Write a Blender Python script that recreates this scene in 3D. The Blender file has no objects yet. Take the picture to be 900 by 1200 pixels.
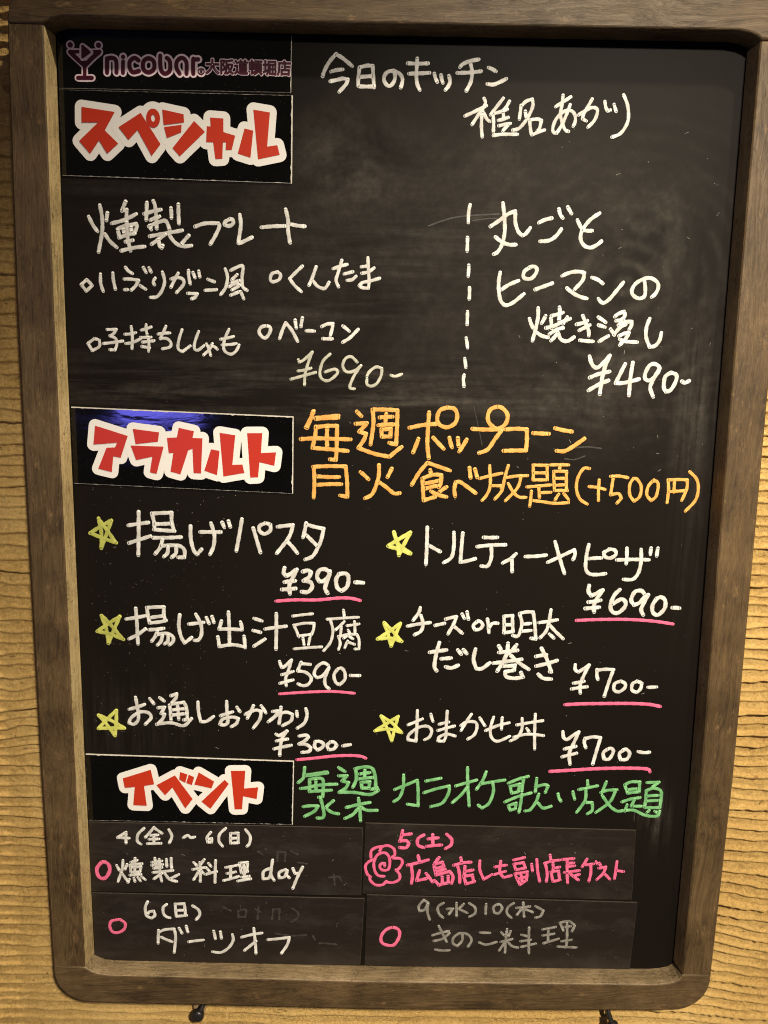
import bpy, bmesh, math, random
import numpy as np
from mathutils import Vector, Matrix

S = bpy.context.scene
COL = S.collection
random.seed(7)
rng = np.random.default_rng(11)
H = 1.45                       # height of the board's centre above the floor (m)

# ------------------------------------------------------------------ camera
cam_d = bpy.data.cameras.new('camera')
cam = bpy.data.objects.new('camera', cam_d)
COL.objects.link(cam)
S.camera = cam
cam_d.sensor_fit = 'VERTICAL'
cam_d.sensor_height = 36.0
cam_d.lens = 880.0 / 1200.0 * 36.0
cam_d.clip_start = 0.01
cam_d.clip_end = 50.0
# board axes (right, up, out of the wall) seen from the camera
bx = Vector((0.99978093, 0.0199131, 0.00644607))
by = Vector((0.02066007, -0.98824022, -0.15150721))
bz = Vector((0.00335329, 0.1516072, -0.98843513))
Cb = Vector((-0.00399656, 0.09393447, 0.61282978))


def W(x, y, z=0.0):
    """board coordinates -> world"""
    return Vector((x, -z, y + H))


def cam_axis(sign, i):
    return Vector((bx[i] * sign, -bz[i] * sign, by[i] * sign))


ax, ay, az = cam_axis(1, 0), cam_axis(-1, 1), cam_axis(-1, 2)
M = Matrix.Identity(4)
for r in range(3):
    M[r][0], M[r][1], M[r][2] = ax[r], ay[r], az[r]
M.translation = W(*Cb)
cam.matrix_world = M

# ------------------------------------------------------------------ light
S.view_settings.view_transform = 'Standard'
S.view_settings.look = 'None'
S.view_settings.exposure = 0.0
S.view_settings.gamma = 1.0
S.render.filter_size = 1.1
S.cycles.filter_width = 1.1
world = bpy.data.worlds.new('World')
S.world = world
world.use_nodes = True
bg = world.node_tree.nodes['Background']
bg.inputs[0].default_value = (1.0, 0.84, 0.66, 1)
bg.inputs[1].default_value = 0.06


def lamp(name, kind, pos, target, energy, color, **kw):
    d = bpy.data.lights.new(name, kind)
    d.energy = energy
    d.color = color
    for k, v in kw.items():
        setattr(d, k, v)
    o = bpy.data.objects.new(name, d)
    COL.objects.link(o)
    p, t = W(*pos), W(*target)
    o.location = p
    o.rotation_euler = (t - p).to_track_quat('-Z', 'Y').to_euler()
    return o


# ceiling downlight above the board, a little to the right
lamp('ceiling_downlight', 'SPOT', (0.55, 1.42, 0.60), (-0.06, 0.12, 0.0), 92.0, (1.0, 0.88, 0.68),
     spot_size=math.radians(40), spot_blend=0.9, shadow_soft_size=0.035)
# spotlight of the room, to the right of the photographer
lamp('room_spotlight', 'SPOT', (0.48, 0.92, 1.45), (0.29, -0.37, 0.0), 232.0, (1.0, 0.89, 0.71),
     spot_size=math.radians(57), spot_blend=1.0, shadow_soft_size=0.05)
# blue lamp behind the photographer: tints the shadows, mirrored in the glossy card
lamp('blue_bar_lamp', 'AREA', (-0.83, 0.035, 2.2), (-0.2, 0.1, 0.0), 1.9, (0.17, 0.16, 1.0),
     shape='RECTANGLE', size=0.30, size_y=0.11)

# ------------------------------------------------------------------ helpers


def tag(o, label=None, cat=None, group=None, kind=None):
    for k, v in (('label', label), ('category', cat), ('group', group), ('kind', kind)):
        if v:
            o[k] = v
    return o


def empty(name, loc, label, cat, group=None):
    o = bpy.data.objects.new(name, None)
    o.empty_display_size = 0.02
    COL.objects.link(o)
    o.location = loc
    return tag(o, label, cat, group)


def link_mesh(name, me, mat, parent=None, origin=None):
    o = bpy.data.objects.new(name, me)
    COL.objects.link(o)
    for m in (mat if isinstance(mat, (list, tuple)) else [mat]):
        me.materials.append(m)
    if parent is not None:
        o.parent = parent
    return o


class MB:
    """collects vertices (board coordinates) and faces, builds one mesh local to an origin"""

    def __init__(self):
        self.v, self.f, self.a, self.mi = [], [], [], []

    def vert(self, x, y, z, a=0.5):
        self.v.append((x, y, z))
        self.a.append(a)
        return len(self.v) - 1

    def face(self, ids, mi=0):
        self.f.append(tuple(ids))
        self.mi.append(mi)

    def poly(self, pts, z):
        ids = [self.vert(x, y, z) for x, y in pts]
        area = sum(pts[i][0] * pts[(i + 1) % len(pts)][1] - pts[(i + 1) % len(pts)][0] * pts[i][1] for i in range(len(pts)))
        self.face(ids if area > 0 else ids[::-1])

    def disc(self, c, rx, ry, z, n=28):
        self.poly([(c[0] + rx * math.cos(2 * math.pi * k / n), c[1] + ry * math.sin(2 * math.pi * k / n)) for k in range(n)], z)

    def prism(self, pts, z0, z1, mi=0, side=0):
        n = len(pts)
        area = sum(pts[i][0] * pts[(i + 1) % n][1] - pts[(i + 1) % n][0] * pts[i][1] for i in range(n))
        if area < 0:
            pts = pts[::-1]
        lo = [self.vert(x, y, z0) for x, y in pts]
        hi = [self.vert(x, y, z1) for x, y in pts]
        self.face(hi, mi)
        self.face(lo[::-1], mi)
        for i in range(n):
            j = (i + 1) % n
            self.face((lo[i], lo[j], hi[j], hi[i]), side)

    def build(self, name, mat, parent=None, org=(0, 0, 0), smooth=False):
        me = bpy.data.meshes.new(name)
        ox, oy, oz = org
        me.from_pydata([(x - ox, -(z - oz), y - oy) for x, y, z in self.v], [], self.f)
        at = me.attributes.new('ink', 'FLOAT', 'POINT')
        at.data.foreach_set('value', self.a)
        me.polygons.foreach_set('material_index', self.mi)
        if smooth:
            me.polygons.foreach_set('use_smooth', [True] * len(self.f))
        me.update()
        return link_mesh(name, me, mat, parent)


def catmull(pts, step):
    if len(pts) == 2:
        (x0, y0), (x1, y1) = pts
        n = max(2, int(math.hypot(x1 - x0, y1 - y0) / step))
        # a hand never draws dead straight: a faint bow
        b = random.uniform(-0.02, 0.02)
        out = []
        for i in range(n + 1):
            t = i / n
            s = 4 * t * (1 - t) * b
            out.append((x0 + (x1 - x0) * t - (y1 - y0) * s, y0 + (y1 - y0) * t + (x1 - x0) * s))
        return out
    closed = pts[0] == pts[-1]
    P = ([pts[-2]] + pts + [pts[1]]) if closed else ([pts[0]] + pts + [pts[-1]])
    out = []
    for i in range(1, len(P) - 2):
        p0, p1, p2, p3 = P[i - 1], P[i], P[i + 1], P[i + 2]
        n = max(2, int(math.hypot(p2[0] - p1[0], p2[1] - p1[1]) / step))
        for k in range(n):
            t = k / n
            out.append(tuple(0.5 * (2 * p1[j] + (p2[j] - p0[j]) * t + (2 * p0[j] - 5 * p1[j] + 4 * p2[j] - p3[j]) * t * t
                                    + (3 * p1[j] - p0[j] - 3 * p2[j] + p3[j]) * t ** 3) for j in (0, 1)))
    out.append(pts[-1])
    return out


def split_corners(pts, deg=72):
    segs, cur = [], [pts[0]]
    for i in range(1, len(pts)):
        cur.append(pts[i])
        if i < len(pts) - 1:
            a, b, c = pts[i - 1], pts[i], pts[i + 1]
            d1, d2 = (b[0] - a[0], b[1] - a[1]), (c[0] - b[0], c[1] - b[1])
            n1, n2 = math.hypot(*d1), math.hypot(*d2)
            if n1 > 1e-6 and n2 > 1e-6:
                cs = max(-1, min(1, (d1[0] * d2[0] + d1[1] * d2[1]) / n1 / n2))
                if math.degrees(math.acos(cs)) > deg:
                    segs.append(cur)
                    cur = [b]
    segs.append(cur)
    return segs


def stroke(mb, pts, w, z, step=0.0006, wob=0.07, dome=0.00006, taper=1.0):
    """one marker stroke: a slightly domed ribbon with round ends"""
    for si, seg in enumerate(split_corners(pts)):
        z = z + 0.0000017 * (si > 0)
        c = catmull(seg, step)
        n = len(c)
        if n < 2:
            continue
        ph = random.uniform(0, 6.28)
        lift = random.uniform(0.78, 1.12)
        L = [0.0]
        for i in range(1, n):
            L.append(L[-1] + math.hypot(c[i][0] - c[i - 1][0], c[i][1] - c[i - 1][1]))
        tot = L[-1] or 1e-6
        rows = []
        hw0 = w / 2
        for i in range(n):
            a, b = c[max(0, i - 1)], c[min(n - 1, i + 1)]
            tx, ty = b[0] - a[0], b[1] - a[1]
            l = math.hypot(tx, ty) or 1e-9
            tx, ty = tx / l, ty / l
            hw = hw0 * (1 + wob * math.sin(ph + L[i] * 900) + wob * 0.6 * math.sin(1.7 * ph + L[i] * 2300))
            pool = max(math.exp(-L[i] / (w * 0.9)) * 0.55, math.exp(-(tot - L[i]) / (w * 0.9)))
            ink = (0.50 + 0.5 * pool + 0.16 * math.sin(ph * 3 + L[i] * 380)) * lift
            e = 0.0
            rows.append((mb.vert(c[i][0] - ty * hw, c[i][1] + tx * hw, z, e),
                         mb.vert(c[i][0] - ty * hw * 0.80, c[i][1] + tx * hw * 0.80, z + dome, ink * 0.86),
                         mb.vert(c[i][0], c[i][1], z + dome * 1.1, ink * 0.95),
                         mb.vert(c[i][0] + ty * hw * 0.80, c[i][1] - tx * hw * 0.80, z + dome, ink * 0.86),
                         mb.vert(c[i][0] + ty * hw, c[i][1] - tx * hw, z, e)))
        for i in range(n - 1):
            A, B = rows[i], rows[i + 1]
            for k in range(4):
                mb.face((A[k], A[k + 1], B[k + 1], B[k]))
        for end in (0, n - 1):
            a, b = (c[1], c[0]) if end == 0 else (c[n - 2], c[n - 1])
            dx, dy = b[0] - a[0], b[1] - a[1]
            l = math.hypot(dx, dy) or 1e-9
            dx, dy = dx / l, dy / l
            R = rows[end]
            first, last = (R[0], R[4]) if end == n - 1 else (R[4], R[0])
            hw = hw0 * (1 + wob * math.sin(ph + L[end] * 900))
            rim = [first]
            mid = [R[1] if end == n - 1 else R[3]]
            for k in range(1, 6):
                th = math.pi / 2 - math.pi * k / 6
                cx_, cy_ = math.cos(th), math.sin(th)
                px, py = dx * cx_ - dy * cy_, dy * cx_ + dx * cy_
                rim.append(mb.vert(b[0] + px * hw, b[1] + py * hw, z, 0.1))
                mid.append(mb.vert(b[0] + px * hw * 0.80, b[1] + py * hw * 0.80, z + dome, 0.9))
            rim.append(last)
            mid.append(R[3] if end == n - 1 else R[1])
            for k in range(6):
                mb.face((rim[k + 1], rim[k], mid[k], mid[k + 1])[::-1])
                mb.face((mid[k + 1], mid[k], R[2])[::-1])


# ------------------------------------------------------------------ materials


def new_mat(name):
    m = bpy.data.materials.new(name)
    m.use_nodes = True
    nt = m.node_tree
    b = nt.nodes['Principled BSDF']
    return m, nt, b


class NT:
    def __init__(self, nt):
        self.nt = nt

    def n(self, t, **kw):
        x = self.nt.nodes.new(t)
        for k, v in kw.items():
            setattr(x, k, v)
        return x

    def lk(self, a, b):
        self.nt.links.new(a, b)

    def val(self, sock, v):
        if hasattr(v, 'is_output'):
            self.lk(v, sock)
        else:
            sock.default_value = v

    def math(self, op, a, b=0.0, c=None, clamp=False):
        x = self.n('ShaderNodeMath', operation=op, use_clamp=clamp)
        self.val(x.inputs[0], a)
        self.val(x.inputs[1], b)
        if c is not None:
            self.val(x.inputs[2], c)
        return x.outputs[0]

    def coord(self, scale=(1, 1, 1), loc=(0, 0, 0), rot=(0, 0, 0)):
        t = self.n('ShaderNodeTexCoord')
        m = self.n('ShaderNodeMapping')
        m.inputs['Scale'].default_value = scale
        m.inputs['Location'].default_value = loc
        m.inputs['Rotation'].default_value = rot
        self.lk(t.outputs['Object'], m.inputs[0])
        return m.outputs[0]

    def noise(self, vec, scale, detail=4.0, rough=0.55, dist=0.0):
        x = self.n('ShaderNodeTexNoise')
        self.lk(vec, x.inputs['Vector'])
        x.inputs['Scale'].default_value = scale
        x.inputs['Detail'].default_value = detail
        x.inputs['Roughness'].default_value = rough
        x.inputs['Distortion'].default_value = dist
        return x.outputs['Fac']

    def ramp(self, fac, stops):
        x = self.n('ShaderNodeValToRGB')
        self.lk(fac, x.inputs[0])
        el = x.color_ramp.elements
        while len(el) < len(stops):
            el.new(0.5)
        for e, (p, c) in zip(el, stops):
            e.position = p
            e.color = (c[0], c[1], c[2], 1) if not isinstance(c, (int, float)) else (c, c, c, 1)
        return x.outputs[0]

    def mix(self, fac, a, b, mode='MIX'):
        x = self.n('ShaderNodeMix', data_type='RGBA', blend_type=mode)
        self.val(x.inputs[0], fac)
        self.val(x.inputs[6], a if hasattr(a, 'is_output') else (*a, 1))
        self.val(x.inputs[7], b if hasattr(b, 'is_output') else (*b, 1))
        return x.outputs[2]

    def bump(self, h, strength, dist):
        x = self.n('ShaderNodeBump')
        x.inputs['Strength'].default_value = strength
        x.inputs['Distance'].default_value = dist
        self.lk(h, x.inputs['Height'])
        return x.outputs[0]


def ink_mat(name, thin, full, rough=0.55, grain=0.35):
    m, nt, b = new_mat(name)
    N = NT(nt)
    at = N.n('ShaderNodeAttribute', attribute_name='ink')
    v = N.coord()
    g = N.noise(v, 420, 3, 0.7)
    g2 = N.noise(v, 1700, 2, 0.6)
    f = N.math('ADD', at.outputs['Fac'], N.math('MULTIPLY', N.math('SUBTRACT', g, 0.5), grain * 1.8))
    f = N.math('ADD', f, N.math('MULTIPLY', N.math('SUBTRACT', g2, 0.5), grain), clamp=True)
    N.lk(N.mix(f, thin, full), b.inputs['Base Color'])
    b.inputs['Roughness'].default_value = rough
    b.inputs['Specular IOR Level'].default_value = 0.3
    return m


def wood_mat(name, dark, mid, light, axis, rough=0.5, wear=0.0, fine=1.0):
    """stained wood with the grain running along x ('x') or along z ('z')"""
    m, nt, b = new_mat(name)
    N = NT(nt)
    s = (0.09, 1, 1) if axis == 'x' else (1, 1, 0.09)
    v = N.coord(scale=s)
    v2 = N.coord(scale=(0.25, 1, 1) if axis == 'x' else (1, 1, 0.25))
    v0 = N.coord()
    warp = N.noise(v2, 16, 3, 0.6, 0.8)
    vm = N.n('ShaderNodeVectorMath', operation='ADD')
    N.lk(v, vm.inputs[0])
    sc = N.n('ShaderNodeVectorMath', operation='SCALE')
    cmb = N.n('ShaderNodeCombineXYZ')
    N.lk(warp, cmb.inputs[0])
    N.lk(warp, cmb.inputs[2])
    N.lk(cmb.outputs[0], sc.inputs[0])
    sc.inputs['Scale'].default_value = 0.035
    N.lk(sc.outputs[0], vm.inputs[1])
    g1 = N.noise(vm.outputs[0], 420 * fine, 6, 0.7)
    g2 = N.noise(vm.outputs[0], 1500 * fine, 3, 0.75)
    blot = N.noise(v0, 22, 4, 0.6, 0.3)
    f = N.math('ADD', N.math('MULTIPLY', g1, 0.55), N.math('MULTIPLY', g2, 0.45))
    f = N.math('ADD', f, N.math('MULTIPLY', N.math('SUBTRACT', blot, 0.5), 0.45))
    col = N.ramp(f, [(0.35, dark), (0.50, mid), (0.66, light)])
    if wear:
        sp = N.noise(v0, 520, 3, 0.75)
        pat = N.noise(N.coord(scale=(0.5, 1, 1) if axis == 'x' else (1, 1, 0.5)), 90, 4, 0.7)
        k = N.math('MULTIPLY', N.ramp(sp, [(0.52, 0.0), (0.62, 1.0)]), N.ramp(pat, [(0.42, 0.0), (0.62, 1.0)]))
        col = N.mix(N.math('MULTIPLY', k, wear), col, (dark[0] * 0.5, dark[1] * 0.5, dark[2] * 0.45))
    else:
        # rubbed pale marks and small dents
        sp = N.noise(N.coord(scale=(0.35, 1, 1) if axis == 'x' else (1, 1, 0.35)), 150, 4, 0.75)
        col = N.mix(N.math('MULTIPLY', N.ramp(sp, [(0.60, 0.0), (0.72, 1.0)]), 0.5), col, (light[0] * 1.9, light[1] * 1.8, light[2] * 1.7))
    N.lk(col, b.inputs['Base Color'])
    N.lk(N.ramp(g1, [(0.3, rough + 0.15), (0.7, rough - 0.08)]), b.inputs['Roughness'])
    h = N.math('ADD', N.math('MULTIPLY', g1, 0.7), N.math('MULTIPLY', g2, 0.5))
    N.lk(N.bump(h, 0.55, 0.0006), b.inputs['Normal'])
    b.inputs['Specular IOR Level'].default_value = 0.35
    return m


def plain(name, col, rough=0.5, spec=0.5, var=0.15, scale=120):
    m, nt, b = new_mat(name)
    N = NT(nt)
    n = N.noise(N.coord(), scale, 4, 0.6)
    lo = tuple(c * (1 - var) for c in col)
    hi = tuple(min(1, c * (1 + var)) for c in col)
    N.lk(N.mix(n, lo, hi), b.inputs['Base Color'])
    b.inputs['Roughness'].default_value = rough
    b.inputs['Specular IOR Level'].default_value = spec
    return m


WD, WM, WL = (0.031, 0.0178, 0.0072), (0.084, 0.0515, 0.0222), (0.145, 0.092, 0.042)
M_WOODX = wood_mat('dark_stained_wood_across', WD, WM, WL, 'x')
M_WOODZ = wood_mat('dark_stained_wood_upright', WD, WM, WL, 'z')
M_WORNX = wood_mat('worn_inner_edge_across', (0.08, 0.053, 0.027), (0.175, 0.124, 0.065), (0.29, 0.21, 0.12), 'x', 0.5, 0.75)
M_WORNZ_LIT = wood_mat('worn_lit_inner_edge_upright', (0.22, 0.158, 0.072), (0.47, 0.345, 0.165), (0.66, 0.50, 0.26), 'z', 0.45, 0.9)  # worn wood, paler than across: light on the left edge put into the colour
M_WHITE = ink_mat('white_marker', (0.40, 0.385, 0.35), (0.84, 0.82, 0.77))
M_FAINT = ink_mat('faded_white_marker', (0.30, 0.29, 0.23), (0.68, 0.67, 0.55))
M_GRAY = ink_mat('thin_grey_marker', (0.12, 0.11, 0.095), (0.34, 0.32, 0.28), grain=0.6)
M_ORANGE = ink_mat('orange_marker', (0.56, 0.26, 0.05), (0.86, 0.475, 0.13))
M_YELLOW = ink_mat('yellow_marker', (0.42, 0.43, 0.08), (0.74, 0.76, 0.19))
M_OLIVE = ink_mat('dull_yellow_marker', (0.28, 0.29, 0.06), (0.55, 0.56, 0.13))
M_GREEN = ink_mat('green_marker', (0.08, 0.26, 0.09), (0.27, 0.60, 0.26))
M_PINK = ink_mat('pink_marker', (0.66, 0.11, 0.22), (0.88, 0.19, 0.33), grain=0.15)
M_HOT = ink_mat('hot_pink_marker', (0.62, 0.09, 0.20), (0.86, 0.17, 0.32), grain=0.2)
M_GHOST = ink_mat('wiped_out_marker', (0.030, 0.026, 0.022), (0.055, 0.048, 0.040), grain=1.2)
M_SPECK = ink_mat('chalky_specks', (0.16, 0.15, 0.13), (0.5, 0.48, 0.42), grain=0.8)
INK = dict(white=M_WHITE, faint=M_FAINT, gray=M_GRAY, orange=M_ORANGE, yellow=M_YELLOW, olive=M_OLIVE,
           green=M_GREEN, pink=M_PINK, hotpink=M_HOT, ghost=M_GHOST)
M_CARDW = plain('white_card_core', (0.62, 0.58, 0.50), 0.8, 0.2, 0.25, 500)
M_RED = plain('red_print', (0.50, 0.034, 0.012), 0.35, 0.4, 0.05)
M_LETW = plain('white_print', (0.80, 0.77, 0.72), 0.35, 0.4, 0.03)
M_LILAC = plain('lilac_print', (0.82, 0.64, 0.68), 0.4, 0.4, 0.05)
M_MAROON = plain('maroon_print', (0.06, 0.004, 0.014), 0.4, 0.4, 0.05)
M_IRON = plain('black_iron', (0.018, 0.016, 0.014), 0.35, 0.5, 0.4, 900)
M_PLUG = plain('wall_plug_wood', (0.36, 0.24, 0.12), 0.7, 0.3, 0.3, 700)


def panel_mat():
    """matt black writing surface with wiped chalk dust left in streaks, arcs and clouds"""
    m, nt, b = new_mat('chalkboard_paint')
    N = NT(nt)
    tc = N.n('ShaderNodeTexCoord')
    sep = N.n('ShaderNodeSeparateXYZ')
    N.lk(tc.outputs['Object'], sep.inputs[0])
    X, Y = sep.outputs[0], sep.outputs[2]

    def blob(cx, cy, rx, ry, rot=0.0):
        dx = N.math('SUBTRACT', X, cx)
        dy = N.math('SUBTRACT', Y, cy)
        c, s = math.cos(rot), math.sin(rot)
        u = N.math('DIVIDE', N.math('ADD', N.math('MULTIPLY', dx, c), N.math('MULTIPLY', dy, s)), rx)
        v = N.math('DIVIDE', N.math('SUBTRACT', N.math('MULTIPLY', dy, c), N.math('MULTIPLY', dx, s)), ry)
        r2 = N.math('ADD', N.math('MULTIPLY', u, u), N.math('MULTIPLY', v, v))
        return N.math('POWER', 2.718, N.math('MULTIPLY', r2, -1.0))

    def streak(rot, sx, sy, scale, lo, hi):
        v = N.coord(scale=(sx, 1, sy), rot=(0, rot, 0))
        return N.ramp(N.noise(v, scale, 5, 0.65, 0.4), [(lo, 0.0), (hi, 1.0)])

    hs = streak(0.0, 0.12, 1.6, 60, 0.42, 0.72)
    hs2 = streak(0.16, 0.10, 1.3, 90, 0.45, 0.75)
    ds = streak(-0.32, 0.14, 1.4, 55, 0.44, 0.72)
    vs = streak(0.03, 1.6, 0.10, 80, 0.42, 0.72)
    cl = N.ramp(N.noise(N.coord(), 9, 6, 0.62, 0.9), [(0.36, 0.0), (0.70, 1.0)])
    fine = N.ramp(N.noise(N.coord(), 130, 5, 0.7), [(0.35, 0.35), (0.75, 1.0)])
    # ring shaped wiping marks
    dx = N.math('SUBTRACT', X, 0.185)
    dy = N.math('SUBTRACT', Y, 0.185)
    r = N.math('SQRT', N.math('ADD', N.math('MULTIPLY', dx, dx), N.math('MULTIPLY', N.math('MULTIPLY', dy, dy), 1.3)))
    wv = N.math('ADD', N.math('MULTIPLY', r, 420.0), N.math('MULTIPLY', N.noise(N.coord(), 14, 3, 0.5), 9.0))
    rings = N.math('MULTIPLY', N.math('ADD', N.math('SINE', wv), 1.0), 0.5)
    rings = N.math('MULTIPLY', N.math('POWER', rings, 1.6), N.ramp(N.noise(N.coord(), 28, 4, 0.6), [(0.42, 0.0), (0.66, 1.0)]))

    terms = [  # real dust, but clouds kept low: bare top band paints in the rail's shade
        (N.math('MULTIPLY', blob(-0.02, 0.105, 0.20, 0.020, 0.02), hs), 0.30),
        (N.math('MULTIPLY', blob(-0.08, 0.090, 0.22, 0.012), hs), 0.26),
        (N.math('MULTIPLY', blob(-0.20, 0.100, 0.10, 0.030), hs), 0.16),
        (N.math('MULTIPLY', blob(-0.07, 0.155, 0.13, 0.020, 0.16), hs2), 0.24),
        (N.math('MULTIPLY', blob(0.02, 0.205, 0.09, 0.028, 0.0), hs), 0.26),
        (N.math('MULTIPLY', blob(0.05, 0.232, 0.06, 0.012, 0.25), ds), 0.34),
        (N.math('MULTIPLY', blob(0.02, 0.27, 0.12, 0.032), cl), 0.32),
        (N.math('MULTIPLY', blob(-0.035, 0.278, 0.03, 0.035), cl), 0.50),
        (N.math('MULTIPLY', blob(-0.16, 0.246, 0.14, 0.018), hs), 0.14),
        (N.math('MULTIPLY', blob(0.185, 0.185, 0.10, 0.10), rings), 0.26),
        (N.math('MULTIPLY', blob(0.205, 0.225, 0.035, 0.03, -0.7), cl), 0.75),
        (N.math('MULTIPLY', blob(0.248, 0.095, 0.016, 0.06), vs), 0.42),
        (N.math('MULTIPLY', blob(0.255, -0.02, 0.014, 0.07), vs), 0.14),
        (N.math('MULTIPLY', blob(0.16, 0.125, 0.10, 0.05), cl), 0.30),
        (N.math('MULTIPLY', blob(0.10, 0.085, 0.16, 0.012), hs), 0.14),
        (N.math('MULTIPLY', blob(0.245, -0.265, 0.012, 0.022), vs), 0.60),
        (N.math('MULTIPLY', blob(-0.22, -0.19, 0.05, 0.04), vs), 0.16),
        (N.math('MULTIPLY', blob(0.12, 0.19, 0.24, 0.085), cl), 0.22),
    ]
    d = None
    for t, k in terms:
        t = N.math('MULTIPLY', t, k)
        d = t if d is None else N.math('ADD', d, t)
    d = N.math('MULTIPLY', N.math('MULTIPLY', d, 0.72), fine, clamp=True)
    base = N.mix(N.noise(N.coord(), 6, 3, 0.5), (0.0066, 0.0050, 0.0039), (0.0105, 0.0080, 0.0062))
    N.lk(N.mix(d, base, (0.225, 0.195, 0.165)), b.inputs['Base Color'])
    N.lk(N.ramp(d, [(0.0, 0.50), (0.3, 0.8)]), b.inputs['Roughness'])
    b.inputs['Specular IOR Level'].default_value = 0.07
    h = N.noise(N.coord(), 900, 3, 0.6)
    N.lk(N.bump(h, 0.25, 0.0002), b.inputs['Normal'])
    return m


def card_mat(name, col, rough, dust, waves=0.0):
    m, nt, b = new_mat(name)
    N = NT(nt)
    st = N.ramp(N.noise(N.coord(scale=(0.3, 1, 1)), 60, 5, 0.7, 0.5), [(0.48, 0.0), (0.75, 1.0)])
    sp = N.ramp(N.noise(N.coord(), 700, 2, 0.5), [(0.70, 0.0), (0.76, 1.0)])
    f = N.math('ADD', N.math('MULTIPLY', st, dust), N.math('MULTIPLY', sp, 0.10), clamp=True)
    N.lk(N.mix(f, col, (0.30, 0.26, 0.22)), b.inputs['Base Color'])
    N.lk(N.ramp(st, [(0.0, rough), (1.0, min(1, rough + 0.12))]), b.inputs['Roughness'])
    b.inputs['Specular IOR Level'].default_value = 0.5
    if waves:
        h = N.noise(N.coord(scale=(0.35, 1, 1.3)), 75, 3, 0.5, 0.6)
        N.lk(N.bump(h, waves, 0.004), b.inputs['Normal'])
    return m


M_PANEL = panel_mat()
M_GLOSS = card_mat('glossy_black_film', (0.0016, 0.0015, 0.0015), 0.05, 0.002, 0.035)
M_MATT = card_mat('brown_black_magnet_sheet', (0.0140, 0.0096, 0.0072), 0.42, 0.045)


def wall_mat():
    m, nt, b = new_mat('ochre_combed_plaster')
    N = NT(nt)
    v = N.coord()
    a = N.noise(v, 7, 5, 0.6, 0.4)
    g = N.noise(v, 380, 5, 0.75)
    g2 = N.noise(v, 1000, 4, 0.8)
    col = N.ramp(N.math('ADD', N.math('MULTIPLY', a, 0.30), N.math('ADD', N.math('MULTIPLY', g, 0.40), N.math('MULTIPLY', g2, 0.30))),
                 [(0.38, (0.42, 0.25, 0.080)), (0.5, (0.69, 0.445, 0.150)), (0.61, (0.86, 0.60, 0.24))])
    # straw and grit in the plaster
    st = N.ramp(N.noise(N.coord(scale=(0.35, 1, 1), rot=(0, 0.5, 0)), 330, 2, 0.5, 1.2), [(0.685, 0.0), (0.72, 1.0)])
    col = N.mix(N.math('MULTIPLY', st, 0.7), col, (0.10, 0.055, 0.022))
    ru = N.ramp(N.noise(v, 48, 2, 0.4), [(0.735, 0.0), (0.76, 1.0)])
    col = N.mix(N.math('MULTIPLY', ru, 0.55), col, (0.22, 0.075, 0.025))
    N.lk(col, b.inputs['Base Color'])
    b.inputs['Roughness'].default_value = 0.92
    b.inputs['Specular IOR Level'].default_value = 0.12
    h = N.math('ADD', N.math('MULTIPLY', g, 1.0), N.math('MULTIPLY', g2, 0.6))
    N.lk(N.bump(h, 1.0, 0.0022), b.inputs['Normal'])
    return m


M_WALL = wall_mat()

# ------------------------------------------------------------------ the wall
_lat = rng.random((512, 512))


def vnoise(x, y):
    xi, yi = np.floor(x).astype(int), np.floor(y).astype(int)
    fx, fy = x - xi, y - yi
    fx, fy = fx * fx * (3 - 2 * fx), fy * fy * (3 - 2 * fy)
    g = lambda i, j: _lat[i % 512, j % 512]
    return (g(xi, yi) * (1 - fx) + g(xi + 1, yi) * fx) * (1 - fy) + (g(xi, yi + 1) * (1 - fx) + g(xi + 1, yi + 1) * fx) * fy


def fbm(x, y, o=4):
    s, a, t = 0, 0.5, 0
    for k in range(o):
        s = s + a * vnoise(x * 2 ** k + 17 * k, y * 2 ** k + 31 * k)
        t += a
        a *= 0.5
    return s / t


def axis_pts(lo, hi, zones, fine, coarse):
    p, x = [], lo
    while x < hi:
        p.append(x)
        x += fine if any(a <= x <= b_ for a, b_ in zones) else coarse
    p.append(hi)
    return np.array(p)


WALLZ = -0.0105


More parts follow.
